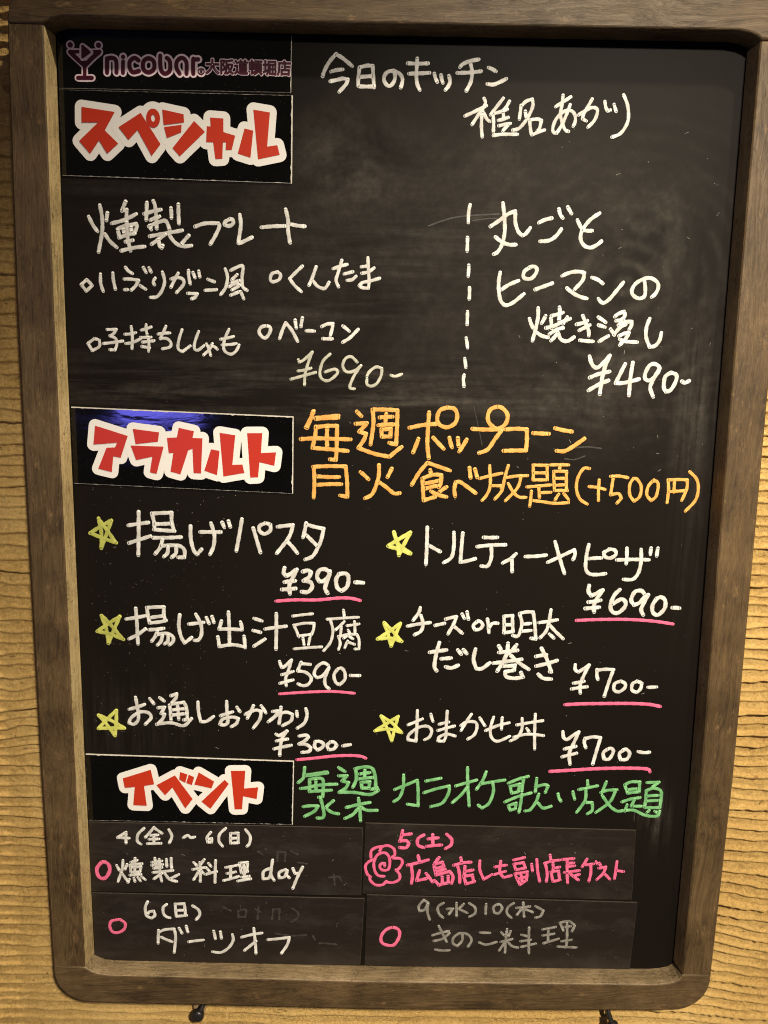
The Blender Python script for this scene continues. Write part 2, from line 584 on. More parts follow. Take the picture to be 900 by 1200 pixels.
def build_wall():
    xs = axis_pts(-0.95, 0.95, [(-0.37, -0.268), (0.262, 0.40)], 0.0014, 0.008)
    ys = axis_pts(-0.85, 0.80, [(-0.52, 0.42)], 0.0009, 0.004)
    Xg, Yg = np.meshgrid(xs, ys)
    # band phase: comb strokes drawn across, wandering up and down
    ph = Yg / 0.0098 + 1.5 * (fbm(Xg * 3.0 + 5, Yg * 9 + 3, 3) - 0.5) + 0.6 * (fbm(Xg * 14 + 9, Yg * 40, 3) - 0.5)
    ph = ph + 0.28 * (fbm(Xg * 60, Yg * 160, 3) - 0.5)
    # curved comb strokes low on the right
    ph = ph + 3.2 * np.exp(-(((Xg - 0.36) / 0.07) ** 2 + ((Yg + 0.40) / 0.10) ** 2)) * (0.4 + 4 * (Xg - 0.33))
    # fanned lines on the lower left
    ph = ph + 1.6 * np.exp(-(((Xg + 0.34) / 0.07) ** 2 + ((Yg + 0.17) / 0.07) ** 2)) * (fbm(Xg * 30, Yg * 30, 2) - 0.2)
    t = ph - np.floor(ph)
    band = np.floor(ph)
    t = 1 - t                                      # 0 at the top of a band, 1 at its lower lip
    amp = 0.55 + 0.9 * _lat[(band.astype(int) * 7) % 512, 3] * fbm(Xg * 9 + band * 3.7, Yg * 0 + band, 2)
    amp = amp * (0.55 + 0.9 * fbm(Xg * 45 + 2, Yg * 70, 3))
    lip = np.where(t < 0.80, 0.10 * t / 0.80 + 0.90 * np.clip((t - 0.54) / 0.26, 0, 1) ** 1.4, np.clip((1 - t) / 0.20, 0, 1) ** 1.1)
    z = 0.0036 * amp * lip
    # right of the board the comb left deeper, rounder lips
    z = z * (1.0 + 0.35 * np.clip((Xg - 0.1) / 0.2, 0, 1))
    z = z + 0.0019 * (fbm(Xg * 230, Yg * 260, 4) - 0.5) + 0.0012 * (fbm(Xg * 60, Yg * 80, 3) - 0.5) + 0.0020 * (fbm(Xg * 8, Yg * 8, 2) - 0.5)
    z = WALLZ - 0.0042 + z
    nx, ny = len(xs), len(ys)
    co = np.empty((nx * ny, 3), dtype=np.float32)
    co[:, 0], co[:, 1], co[:, 2] = Xg.ravel(), -z.ravel(), Yg.ravel()
    i = np.arange(nx * ny).reshape(ny, nx)
    q = np.stack([i[:-1, :-1], i[:-1, 1:], i[1:, 1:], i[1:, :-1]], -1).reshape(-1, 4).astype(np.int32)
    me = bpy.data.meshes.new('plaster_wall')
    me.vertices.add(nx * ny)
    me.vertices.foreach_set('co', co.ravel())
    me.loops.add(q.size)
    me.loops.foreach_set('vertex_index', q.ravel())
    me.polygons.add(len(q))
    me.polygons.foreach_set('loop_start', np.arange(0, q.size, 4, dtype=np.int32))
    me.polygons.foreach_set('loop_total', np.full(len(q), 4, dtype=np.int32))
    me.polygons.foreach_set('use_smooth', np.ones(len(q), dtype=bool))
    me.update(calc_edges=True)
    o = link_mesh('plaster_wall', me, M_WALL)
    o.location = (0, 0, H)
    tag(o, 'sandy ochre plaster wall with rough horizontal comb ridges behind the chalkboard', 'wall')
    return o


build_wall()

# ------------------------------------------------------------------ the chalkboard
board = empty('chalkboard', (0, 0, H), 'black chalkboard menu in a dark brown wooden frame hanging on the wall', 'chalkboard')
FZ, BZ = 0.018, -0.009
mm = lambda *p: [(x / 1000.0, y / 1000.0) for x, y in p]


def bevel_obj(o, w, seg=2):
    md = o.modifiers.new('soft_edges', 'BEVEL')
    md.width = w
    md.segments = seg
    md.limit_method = 'ANGLE'
    md.angle_limit = math.radians(40)
    return o


def arc(cx, cy, r, a0, a1, n=8, ry=None):
    ry = ry or r
    return [(cx + r * math.cos(math.radians(a0 + (a1 - a0) * k / n)), cy + ry * math.sin(math.radians(a0 + (a1 - a0) * k / n))) for k in range(n + 1)]


def across_rail(pts, inner_idx):
    """rail lying across: outline prism; inner edge faces get the worn material"""
    mb = MB()
    n = len(pts)
    lo = [mb.vert(x, y, BZ) for x, y in pts]
    mid = [mb.vert(x, y, 0.0128) for x, y in pts]
    hi = []
    for k, (x, y) in enumerate(pts):
        hi.append(mb.vert(x, y + inner_idx[k], FZ))
    mb.face(hi, 0)
    mb.face(lo[::-1], 0)
    for i in range(n):
        j = (i + 1) % n
        inn = 1 if (inner_idx[i] != 0 or inner_idx[j] != 0) else 0
        mb.face((lo[i], lo[j], mid[j], mid[i]), inn)
        mb.face((mid[i], mid[j], hi[j], hi[i]), inn)
    o = mb.build('frame_rail', [M_WOODX, M_WORNX], board)
    return bevel_obj(o, 0.0011)


# bottom rail: rounded outer corners, inner edge curving up to meet the uprights
ib = mm((273.5, -406.5), (271.0, -411.0), (266.5, -413.8), (259.5, -415.4), (250, -416.4), (8.6, -418.0), (-236, -415.6), (-244.1, -414.4), (-249, -412.6), (-252.8, -410.6), (-256.0, -408.4))
ob = mm((-283.2, -407.6)) + [(x / 1000, y / 1000) for x, y in arc(-251.5, -414, 31.5, 180, 270, 9, 29.5)] + mm((9.2, -446.1)) + [(x / 1000, y / 1000) for x, y in arc(266.5, -411, 31.8, -90, 0, 9, 31.5)] + mm((298.6, -405.9))
pts = ib[::-1] + ob[::-1] if False else ob + ib
flags = [0] * len(ob) + [-0.0] * len(ib)
off = [0.0] * len(ob) + [-0.0009] * len(ib)
across_rail(pts, off)
# top rail
it = mm((-256.5, 356.8), (-253.5, 358.2), (-249.6, 360.2), (-241.3, 362.0), (-7.6, 362.5), (251.8, 363.8), (260.8, 362.4), (266, 360.4), (269.5, 357.9))
ot = mm((296.8, 357.2)) + [(x / 1000, y / 1000) for x, y in arc(265, 360, 31.5, 0, 90, 9)] + mm((9, 391.8)) + [(x / 1000, y / 1000) for x, y in arc(-250, 359, 31.5, 90, 180, 9)] + mm((-281.9, 357.0))
off = [0.0] * len(ot) + [0.0009] * len(it)
o = across_rail(ot + it, off)


def upright(outer, inner, y0, y1, side):
    """upright rail: lofted profile along slightly bowed edges; side = -1 left, +1 right"""
    mb = MB()
    rows = []
    n = len(outer)
    for k in range(n):
        t = k / (n - 1)
        y = y0[0] + (y1[0] - y0[0]) * t
        xo, xi = outer[k], inner[k]
        s = -side
        prof = [(xo, BZ), (xo, FZ - 0.0012), (xo + s * 0.0012, FZ), (xi - s * 0.0006, FZ), (xi + s * 0.0004, FZ - 0.0009),
                (xi + s * 0.0019, 0.0030), (xi + s * 0.0022, 0.0012), (xi - s * 0.004, 0.0012), (xi - s * 0.004, BZ)]
        rows.append([mb.vert(px, y, pz) for px, pz in prof])
    m = len(rows[0])
    for k in range(n - 1):
        for i in range(m):
            j = (i + 1) % m
            f = (rows[k][i], rows[k][j], rows[k + 1][j], rows[k + 1][i])
            mb.face(f if side < 0 else f[::-1], 1 if i in (4, 5) else 0)
    mb.face(rows[0][::-1] if side < 0 else rows[0])
    mb.face(rows[-1] if side < 0 else rows[-1][::-1])
    o = mb.build('frame_rail', [M_WOODZ, M_WORNZ_LIT], board)
    bm = bmesh.new()
    bm.from_mesh(o.data)
    bmesh.ops.recalc_face_normals(bm, faces=bm.faces)
    bm.to_mesh(o.data)
    bm.free()
    return o


upright([-0.2832, -0.2849, -0.2853, -0.2852, -0.2819], [-0.2558, -0.2571, -0.2574, -0.2576, -0.2560], (-0.4081,), (0.3565,), -1)
upright([0.2985, 0.3012, 0.3000, 0.2985, 0.2968], [0.2735, 0.2742, 0.2718, 0.2700, 0.2689], (-0.4064,), (0.3569,), 1)

pm = MB()
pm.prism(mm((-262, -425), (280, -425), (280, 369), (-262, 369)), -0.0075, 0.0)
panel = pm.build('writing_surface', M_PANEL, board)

# hinge of writing: data recorded on the board in tenths of a millimetre
DATA = '''@heading_text B white
% white heading line at the top, written under the top rail
w282
-534,3332 -519,3374 -484,3434 -434,3490
-434,3487 -383,3461 -312,3408
-470,3365 -435,3376 -382,3383
-475,3297 -424,3308 -381,3319 -343,3313 -354,3282 -380,3252 -407,3224
-255,3400 -263,3330 -264,3269
-255,3400 -199,3413 -156,3412 -150,3332 -143,3262
-250,3332 -155,3340
-256,3265 -145,3267
3,3383 15,3346 7,3305 -19,3275 -46,3279 -68,3312 -64,3349 -37,3374 3,3379 49,3361 71,3327 67,3287 59,3264
109,3436 262,3439
119,3363 210,3368 275,3373
179,3471 177,3399 177,3339 185,3289 205,3250
w282
312,3367 321,3337 335,3311
363,3358 369,3328 379,3304
424,3353 432,3315 423,3284 399,3254
505,3418 525,3439 573,3460 645,3475
485,3376 576,3381 664,3392
582,3448 597,3388 591,3318 559,3252
720,3419 747,3410 778,3394
717,3303 762,3300 816,3321 860,3344
@heading_text B white
% second heading line, slanting, upper right
w258
555,3073 619,3102 715,3150
696,3200 706,3160 653,3077 612,3014
683,3083 684,2997 693,2927
695,3104 724,3054 746,3039
842,3205 801,3152 750,3085
769,3090 776,3029 777,2963
777,3095 836,3112 876,3128
890,3184 867,3143 846,3117
845,3107 852,3067
811,3047 849,3056 886,3070
816,3008 851,3016 905,3027
894,3020 847,2970
778,2937 843,2947 963,2950
980,3156 975,3095 971,3059
986,3156 1017,3187 1064,3203 1070,3158 1053,3107 1018,3045 972,2993 923,2979
1015,3116 1024,3070
1050,3051 1059,2995 1069,2949
1056,3056 1110,3062 1141,3053 1129,2996 1114,2975
1077,2949 1125,2971 1168,2985
w258
1243,3153 1298,3188 1356,3226
1296,3235 1292,3173 1284,3101 1302,3036 1326,2990 1352,2979
1354,3169 1335,3113 1302,3031 1262,2963 1236,2973 1232,3009 1256,3070 1313,3122 1367,3126 1396,3094 1399,3048 1386,3017
1423,3099 1465,3126 1517,3152 1556,3148 1565,3118 1545,3061 1499,3012
1519,3213 1495,3167 1461,3105 1455,3070 1485,3057
1618,3198 1626,3160 1642,3132 1662,3138
1689,3179 1707,3131
1758,3248 1793,3173 1805,3082 1787,3021 1747,2969 1689,2945
@dish_text B white
% largest dish name, upper left
w294
-2344,2278 -2314,2216 -2280,2169
-2255,2364 -2240,2270 -2244,2164 -2277,2014
-2198,2308 -2207,2252
-2222,2149 -2185,2096 -2134,2052
-2054,2395 -2084,2326
-2078,2331 -2047,2335 -2050,2242
-2167,2231 -2069,2258 -1974,2305
-2121,2190 -2071,2212 -1976,2231 -1972,2207 -1995,2157
-2121,2183 -2107,2125
-2112,2124 -2051,2147 -1990,2161
-2050,2242 -2046,2126 -2027,2030
-2077,2187 -2072,2162
-2016,2206 -2015,2174
-2063,2096 -2006,2108
-2099,2027 -2009,2050 -1915,2063
-1889,2391 -1893,2330 -1898,2261
-1914,2306 -1847,2326 -1781,2341
-1839,2403 -1824,2353 -1817,2200
-1865,2262 -1793,2290
-1878,2214 -1827,2237 -1760,2259 -1739,2249 -1718,2197
-1872,2220 -1861,2193
-1703,2355 -1701,2281
-1645,2383 -1643,2240
-1874,2140 -1763,2162 -1618,2190
-1752,2159 -1803,2120 -1859,2082
-1803,2120 -1798,2073 -1782,2055 -1774,2073
-1719,2149 -1676,2097 -1621,2071 -1549,2078
-1569,2152 -1626,2087
w294
-1518,2220 -1441,2245 -1336,2249 -1330,2221 -1364,2151 -1401,2092
-1241,2283 -1283,2261 -1288,2237 -1253,2230 -1222,2249 -1225,2276 -1247,2283
-1169,2316 -1162,2240 -1178,2134 -1182,2102 -1160,2108 -1076,2149
-1001,2225 -910,2235 -821,2239
-813,2364 -794,2280 -794,2206 -779,2116
-777,2254 -722,2244 -664,2240
@dish_text B white
w258
-2379,1803 -2422,1764 -2386,1716 -2336,1760 -2379,1803
-2268,1848 -2269,1778 -2251,1716
-2171,1858 -2168,1802 -2155,1735
-2070,1903 -2048,1875 -2017,1857
-2083,1814 -2028,1814 -1970,1806 -1996,1762 -2030,1731
-2084,1732 -2061,1734
-1957,1765 -1916,1740
-1930,1904 -1909,1867
-1886,1903 -1870,1873
-1840,1825 -1855,1798 -1847,1776
-1781,1873 -1766,1800 -1790,1729 -1830,1684 -1881,1678
-1715,1822 -1659,1834 -1620,1819 -1618,1781 -1673,1720
-1658,1867 -1687,1817 -1716,1760
w258
-1576,1890 -1575,1847 -1565,1788
-1541,1875 -1525,1835
-1496,1886 -1488,1843
-1585,1715 -1510,1713 -1528,1685 -1556,1674
-1425,1826 -1375,1808
-1448,1741 -1359,1748
-1287,1907 -1270,1843 -1286,1766 -1326,1711
-1245,1897 -1167,1933 -1147,1921 -1156,1845 -1151,1775 -1118,1748
-1195,1866 -1235,1827
-1241,1800 -1179,1821
-1258,1772 -1202,1801 -1174,1785 -1236,1748
-1247,1708 -1180,1736
-1168,1736 -1144,1683
@dish_text B white
w258
-877,1894 -922,1877 -933,1833 -911,1818 -866,1835 -853,1873 -877,1892
w258
-682,1941 -782,1844 -743,1794 -689,1747
-574,1938 -603,1857 -629,1797
-603,1840 -564,1793 -513,1774 -491,1789 -472,1822
-440,1927 -386,1947 -331,1962
-373,1991 -402,1893 -416,1839 -396,1791
-352,1889 -285,1907
-329,1841 -290,1847 -260,1873
-219,1946 -163,1954
-213,1897 -162,1909 -118,1940
-168,2016 -163,1931 -156,1844 -160,1785 -205,1787 -233,1802 -206,1827 -150,1839 -74,1862
@dish_text B white
w235
-2335,1350 -2388,1311 -2356,1256 -2298,1290 -2296,1340 -2335,1350
-2231,1424 -2158,1426 -2181,1392 -2210,1375 -2166,1354 -2158,1310 -2174,1265 -2214,1267
-2263,1313 -2189,1323 -2110,1336
-2091,1389 -2046,1393 -2004,1404
-2039,1450 -2032,1368 -2038,1279
-2088,1317 -2031,1326 -1962,1360
-1961,1424 -1921,1434 -1881,1450
-1920,1467 -1921,1425 -1914,1392
-1968,1367 -1883,1371
-1952,1331 -1861,1344
-1959,1297 -1897,1288
-1906,1370 -1902,1315 -1906,1260
-1826,1396 -1781,1404 -1733,1407
-1763,1459 -1792,1395 -1810,1361 -1759,1362 -1726,1330 -1738,1296 -1795,1282
-1636,1433 -1663,1353 -1670,1287 -1637,1263 -1574,1309
-1504,1423 -1534,1345 -1540,1290 -1512,1277 -1464,1313
w235
-1443,1327 -1427,1292 -1411,1237
-1467,1241 -1421,1286 -1396,1331
-1410,1312 -1381,1307 -1359,1288
-1263,1445 -1296,1372 -1308,1305 -1291,1267 -1246,1251 -1206,1280 -1183,1325
-1330,1366 -1273,1378 -1228,1390
-1319,1322 -1251,1327 -1206,1335
@dish_text B white
w270
-962,1478 -1007,1466 -1024,1428 -996,1389 -968,1388 -940,1424 -934,1463 -962,1478
-861,1381 -838,1448 -812,1504 -765,1450 -717,1362
-737,1527 -728,1467
-680,1545 -691,1479
-649,1446 -584,1445
-525,1482 -483,1502 -438,1506 -443,1467 -457,1412
-516,1388 -442,1388
-358,1489 -307,1450
-357,1364 -301,1399 -236,1466
@price_text B faint
% thin faded yellowish price
w235
-710,1218 -702,1201 -668,1219 -600,1281
-600,1281 -628,1208 -656,1107 -661,1023
-713,1131 -661,1138 -610,1155
-769,1065 -673,1093 -573,1122
-458,1268 -514,1211 -538,1121 -519,1071 -467,1060 -405,1107 -394,1135 -422,1151 -496,1127
-241,1211 -287,1251 -333,1237 -355,1181 -331,1136 -286,1132 -240,1155 -209,1184
-212,1181 -262,1104 -295,1025 -289,1002 -259,999
-160,1101 -138,1140 -87,1175 -41,1165 -46,1109 -79,1046 -124,1023 -159,1039 -159,1084
34,1112 68,1105 119,1123
@dashed_divider B white
% dashed vertical divider
w268
619,2428 610,2375 610,2297
608,2185 609,2082
626,1977 624,1892
638,1805 639,1720
629,1622 630,1523
626,1417 640,1340
620,1257 632,1186
620,1126 616,1089 622,1037
@dish_text B white
w294
784,2271 849,2315 913,2364 973,2389
973,2389 977,2307 1002,2239 1037,2208 1064,2224 1095,2267
874,2447 890,2337 897,2231 879,2135 848,2081 818,2064
827,2193 878,2156 935,2138 988,2139
1160,2306 1203,2328 1258,2343
1178,2168 1245,2175 1298,2208 1338,2262
1312,2411 1323,2373 1344,2347
1380,2427 1411,2380
1460,2333 1483,2291 1501,2265
1630,2387 1558,2335 1501,2255 1494,2191 1525,2143 1576,2129 1625,2151 1657,2178
1507,2260 1546,2254 1579,2256
@dish_text B white
w294
875,1926 867,1855 873,1769 893,1704 933,1677 989,1700 1070,1767
892,1796 949,1835 1023,1867
1110,1968 1067,1941 1060,1897 1087,1882 1126,1888 1157,1926 1161,1964 1132,1978 1099,1966
1158,1802 1230,1830 1290,1853
w294
1365,1911 1426,1937 1492,1946 1538,1937 1528,1880 1467,1808
1408,1818 1457,1781 1515,1755 1570,1742
1601,1903 1647,1888 1688,1860
1662,1742 1681,1720 1709,1712 1752,1744 1804,1810 1851,1871
2018,1880 2028,1826 2026,1771 1988,1751 1942,1769 1922,1807 1947,1862 2011,1901 2067,1908 2120,1876 2129,1833 2110,1789 2083,1764
@dish_text B white
w294
1124,1577 1138,1539 1159,1501
1188,1661 1191,1590 1177,1501 1156,1407
1251,1602 1222,1544
1183,1474 1227,1447 1279,1435
1357,1670 1362,1637 1359,1571
1298,1603 1343,1615 1387,1630
1294,1581 1303,1509
1258,1508 1325,1526 1380,1555 1446,1584
1423,1594 1392,1544
1289,1462 1349,1499 1394,1511
1303,1410 1330,1438 1356,1477
1356,1477 1382,1423 1434,1409 1486,1441
1500,1541 1550,1553 1583,1570
1525,1495 1574,1521 1607,1538
1546,1608 1572,1554 1599,1494 1603,1455
1535,1418 1592,1413 1640,1411
1671,1600 1730,1562
1677,1539 1727,1524
1689,1412 1758,1456
1801,1608 1828,1630 1872,1648 1880,1615 1859,1587
1814,1575 1870,1587
1834,1543 1877,1566 1939,1572 1936,1539 1921,1508
1774,1508 1805,1465
1804,1470 1846,1521 1890,1549
1845,1458 1883,1477 1923,1484 1903,1445 1855,1388
1852,1432 1899,1417 1993,1412
w294
2079,1597 2059,1531 2061,1453 2095,1377 2140,1389 2171,1434 2180,1489
@price_text B white
w317
1620,1294 1643,1233 1679,1206 1718,1229 1782,1303
1782,1303 1752,1224 1731,1123 1721,999
1633,1127 1700,1156 1788,1178
1628,1025 1705,1072 1783,1107
1909,1239 1842,1086
1842,1086 1922,1093 2028,1123
1970,1251 1959,1128 1957,992
2188,1211 2151,1244 2106,1232 2076,1169 2080,1125 2115,1114 2153,1143 2188,1211
2188,1211 2138,1109 2125,1052 2153,985
2282,1179 2238,1145 2233,1066 2253,1027 2292,1044 2327,1113 2326,1163 2282,1179
2376,1112 2402,1101 2433,1117
@notice_text B orange
% orange notice, upper line
w329
-585,815 -614,746 -648,682
-591,809 -614,740 -639,679
-574,758 -487,769 -384,782
-568,752 -487,760 -386,764
-567,689 -573,609 -595,516
-567,684 -481,697 -395,699 -396,578 -398,486 -403,422 -450,427
-475,680 -474,530
-688,586 -567,595 -451,594 -284,592
-589,516 -450,508 -306,497
-235,816 -200,783
-245,719 -153,727
-153,727 -215,657
-215,657 -158,641 -174,594 -219,524
-219,524 -91,480 37,457
37,457 133,540
-109,836 -101,722 -121,555
-109,836 -6,838 92,834
92,834 91,703 87,559 32,570
-51,774 53,782
1,804 -3,724
-61,711 66,720
-35,677 -30,620 39,622
-35,677 43,685 39,622
w329
193,696 296,719 411,732
348,823 343,685 341,570 356,455
267,609 227,498
389,619 428,578 475,532
499,866 436,841 415,778 434,727 498,706 561,741 576,804 551,855 493,865
519,622 542,545
588,621 596,558
660,611 636,565 603,512
703,698 782,694 874,696 943,698
938,686 889,616 835,534 766,504
901,879 844,856 824,798 843,741 908,703 970,744 984,813 947,863 901,879
w329
972,698 1058,706 1145,702
1145,702 1150,610 1146,529
965,525 1055,529 1148,531
1199,674 1326,671
1375,716 1440,702 1510,692
1397,534 1461,533 1528,571 1617,637
@notice_text B orange
% orange notice, lower line with the surcharge
w317
-582,360 -576,237 -581,108
-588,363 -437,371 -321,371
-321,371 -308,243 -304,120 -365,130
-553,285 -373,283
-552,214 -354,224
-199,327 -134,270
-49,388 -52,283 -97,153 -160,111
56,361 23,291
-46,248 19,203 79,157 125,160
w317
346,414 284,337 223,230
351,414 434,386 534,354
371,356 377,327
309,279 317,185 325,103
309,285 389,316 465,317 461,247 445,217
327,244 443,270
340,203 439,229
325,103 418,134
382,181 441,152 512,136
509,218 452,176
582,143 574,202 583,261 618,262 672,228 750,173
692,380 704,299
737,369 757,305
@notice_text B orange
w258
780,294 867,319 959,341
857,401 864,325
867,319 865,220 839,154 805,112
876,238 964,239 959,222
1009,404 984,304 965,198 910,126
990,304 1077,320 1170,326
1117,319 1093,224 998,114
1015,258 1059,188 1108,148 1167,146
1212,414 1218,291
1212,414 1328,414 1335,294
1221,350 1326,352
1218,291 1335,294
1168,232 1267,242 1366,253
1267,240 1278,146
1282,187 1369,192
1209,197 1204,109 1200,73
1221,121 1297,113 1404,101 1520,109
1351,417 1433,421 1502,420
1433,413 1429,383
1383,365 1398,207
1383,365 1488,367 1497,209
1392,307 1486,309
1395,248 1489,256
1398,207 1503,209
1434,178 1408,131
1475,183 1519,133
1673,394 1626,393 1584,316 1578,222 1612,141 1674,100
1682,246 1747,240 1812,225
1760,302 1760,214 1765,132
w258
1852,334 1922,337 1993,325
1875,328 1862,181
1862,181 1926,192 1952,153 1919,114
2040,320 2014,267 2020,184 2059,132 2103,174 2108,257 2069,315 2040,320
2210,312 2167,258 2160,187 2199,141 2237,177 2249,260 2234,300 2199,300
2326,314 2336,226 2332,126
2332,314 2408,319 2484,317
2484,317 2484,241 2451,146
2379,309 2381,215
2340,217 2474,229
2498,384 2559,325 2580,243 2563,148 2488,58
@star_mark B olive
w317
-2355,-99 -2336,-224 -2341,-350
-2340,-344 -2295,-235 -2250,-115
-2250,-115 -2346,-171 -2430,-226
-2424,-226 -2326,-266 -2215,-303
-2221,-300 -2288,-199 -2355,-105
@dish_text B white
w317
-2111,-154 -2028,-140 -1946,-127
-2023,-39 -2028,-218 -2036,-404
-2110,-303 -2021,-272 -1931,-240
-1915,-49 -1899,-120 -1895,-185
-1915,-51 -1827,-45 -1751,-40
-1751,-40 -1753,-117 -1736,-188
-1894,-138 -1759,-131
-1901,-185 -1819,-190 -1731,-194
-1908,-254 -1797,-252 -1679,-244
-1832,-268 -1852,-334 -1894,-389
-1845,-322 -1775,-315 -1692,-319 -1652,-354 -1653,-415 -1706,-416
-1787,-327 -1794,-381 -1824,-412
-1722,-326 -1723,-380 -1759,-417
-1597,-150 -1597,-257 -1575,-353 -1546,-388 -1510,-345
w317
-1519,-198 -1431,-196 -1349,-195
-1428,-122 -1402,-217 -1409,-313 -1440,-386
-1336,-114 -1319,-156
-1283,-102 -1269,-149
-1172,-81 -1190,-189 -1221,-352
-1079,-157 -1050,-258 -1021,-360
-979,-113 -1026,-138 -1026,-180 -985,-203 -938,-172 -938,-124 -979,-111
-879,-141 -820,-132 -750,-123
-750,-123 -785,-229 -885,-365
-802,-259 -761,-300 -714,-360
-642,-106 -650,-154 -667,-226
-638,-116 -573,-135 -497,-149
-497,-149 -514,-235 -537,-296 -584,-381 -648,-413
-638,-208 -549,-296
@price_text B white
w346
-821,-489 -827,-531 -806,-557 -775,-541 -719,-500
-719,-503 -755,-577 -780,-636 -775,-710
-821,-610 -734,-598
-842,-674 -729,-663
-667,-517 -626,-506 -600,-521 -616,-564 -662,-596 -605,-606 -589,-648 -625,-691 -677,-690
-446,-518 -483,-493 -529,-504 -549,-557 -528,-599 -492,-593 -451,-550 -441,-508
-441,-518 -466,-603 -481,-656 -460,-698
-364,-532 -389,-580 -378,-649 -342,-677 -296,-637 -286,-557 -313,-526 -364,-532
-229,-600 -162,-603
@underline B pink
w275
-894,-776 -728,-762 -553,-759 -367,-739 -263,-739 -185,-757
@star_mark B yellow
w329
86,-166 123,-265 226,-343
226,-347 136,-313 41,-287
41,-284 134,-222 221,-167
221,-170 171,-270 132,-361
132,-361 118,-271 86,-169
@dish_text B white
w305
361,-122 362,-278 359,-435
378,-272 474,-324
583,-160 587,-273 570,-370 506,-418
657,-164 650,-296 646,-411
646,-411 707,-398 768,-378
832,-196 947,-194
780,-276 891,-261 1015,-255
898,-273 902,-364 875,-437 822,-440
w305
1107,-329 1062,-373 998,-410
1074,-366 1081,-481
1185,-352 1274,-347 1357,-336
1374,-397 1476,-346 1591,-287
1591,-287 1599,-326 1586,-368
1427,-221 1470,-352 1520,-491
w305
1709,-239 1695,-336 1695,-439 1728,-487 1794,-494 1864,-484
1720,-359 1820,-351
1886,-274 1838,-303 1849,-339 1897,-350 1939,-319 1928,-283 1880,-274
1949,-365 2082,-358 2219,-359
2028,-263 2032,-329 2031,-396
2147,-272 2154,-375 2138,-473 2094,-528 2017,-530
2229,-259 2227,-313
2286,-258 2281,-324
@price_text B white
w341
1734,-590 1731,-640 1757,-676 1798,-657 1850,-625
1852,-627 1807,-699 1784,-762 1790,-817
1737,-732 1838,-714
1714,-788 1830,-775
1993,-620 1949,-672 1924,-759 1946,-814 1995,-819 2045,-769 2048,-725 2010,-702 1942,-746
2205,-655 2173,-625 2120,-638 2095,-706 2122,-749 2168,-729 2206,-679 2235,-660
2235,-660 2199,-741 2185,-791 2206,-834
2309,-690 2278,-752 2288,-813 2332,-831 2382,-774 2382,-707 2344,-677 2304,-696
2447,-767 2507,-770
@underline B pink
w270
1645,-894 1842,-882 2083,-877 2300,-888 2464,-909
@star_mark B olive
w317
-2362,-930 -2324,-1053 -2310,-1171
-2310,-1171 -2265,-1064 -2207,-933
-2207,-936 -2292,-990 -2403,-1069
-2400,-1069 -2296,-1090 -2183,-1135
-2187,-1135 -2281,-1015 -2359,-930
@dish_text B white
w305
-2154,-956 -2076,-943 -1991,-925
-2071,-862 -2065,-998 -2061,-1173
-2135,-1130 -2062,-1091 -1995,-1040
-1978,-854 -1968,-934 -1957,-984
-1978,-854 -1894,-846 -1834,-845
-1834,-845 -1836,-907 -1825,-962
-1950,-940 -1836,-922
-1957,-986 -1873,-976 -1819,-962
-1965,-1046 -1839,-1031
-1893,-1057 -1912,-1101 -1943,-1145
-1900,-1088 -1828,-1074 -1768,-1098 -1763,-1142 -1794,-1174
-1852,-1094 -1865,-1144 -1896,-1179
-1804,-1093 -1808,-1143 -1836,-1168
-1702,-910 -1712,-1004 -1696,-1097 -1667,-1155 -1606,-1107
-1628,-990 -1568,-982 -1502,-972
-1567,-902 -1526,-988 -1522,-1075 -1547,-1125 -1583,-1132
w305
-1478,-931 -1457,-980
-1430,-921 -1416,-971
-1292,-878 -1287,-1008 -1286,-1157
-1352,-957 -1371,-1022
-1371,-1028 -1275,-1026 -1180,-1031
-1191,-962 -1177,-1030
-1384,-1097 -1373,-1178
-1373,-1182 -1265,-1163 -1157,-1180
-1162,-1086 -1154,-1186
-1077,-929 -1011,-950
-1084,-1035 -1024,-1050
-1078,-1172 -985,-1108
-985,-1020 -904,-1006 -808,-992
-889,-882 -889,-1037 -892,-1194
w244
-751,-902 -667,-889 -585,-879
-743,-980 -719,-1029 -699,-1083
-738,-982 -657,-963 -570,-961
-570,-961 -575,-1016 -594,-1066
-699,-1073 -647,-1067 -589,-1056
-664,-1093 -654,-1153
-603,-1077 -617,-1152
-738,-1189 -627,-1177 -506,-1167
-324,-841 -317,-897
-460,-924 -341,-912 -197,-901
-432,-934 -411,-1023 -430,-1123 -487,-1200
-316,-941 -354,-982 -389,-1015
-340,-987 -348,-1072
-292,-976 -191,-959
-230,-940 -224,-1049
-282,-1015 -267,-1045
-363,-1072 -348,-1132 -362,-1187
-358,-1072 -291,-1055 -209,-1049
-209,-1049 -189,-1098 -188,-1179 -222,-1179
-319,-1086 -281,-1060
-281,-1065 -242,-1089
-285,-1110 -309,-1171
-285,-1120 -227,-1139
@price_text B white
w282
-863,-1303 -844,-1358 -819,-1347 -761,-1290
-761,-1290 -790,-1392 -810,-1453 -805,-1520
-844,-1422 -747,-1391
-858,-1500 -747,-1467
-679,-1309 -708,-1385
-679,-1319 -602,-1326
-708,-1385 -635,-1399 -591,-1449 -615,-1501 -659,-1517 -703,-1502
-447,-1330 -491,-1310 -544,-1347 -567,-1408 -543,-1443 -499,-1427 -461,-1381 -442,-1350
-442,-1355 -475,-1447 -470,-1508 -440,-1538
-364,-1359 -398,-1415 -382,-1481 -348,-1501 -305,-1454 -306,-1393 -335,-1353 -369,-1364
-257,-1417 -179,-1416
@underline B pink
w244
-863,-1595 -722,-1582 -527,-1568 -381,-1565 -221,-1577
@star_mark B yellow
w305
20,-951 51,-1031 84,-1149
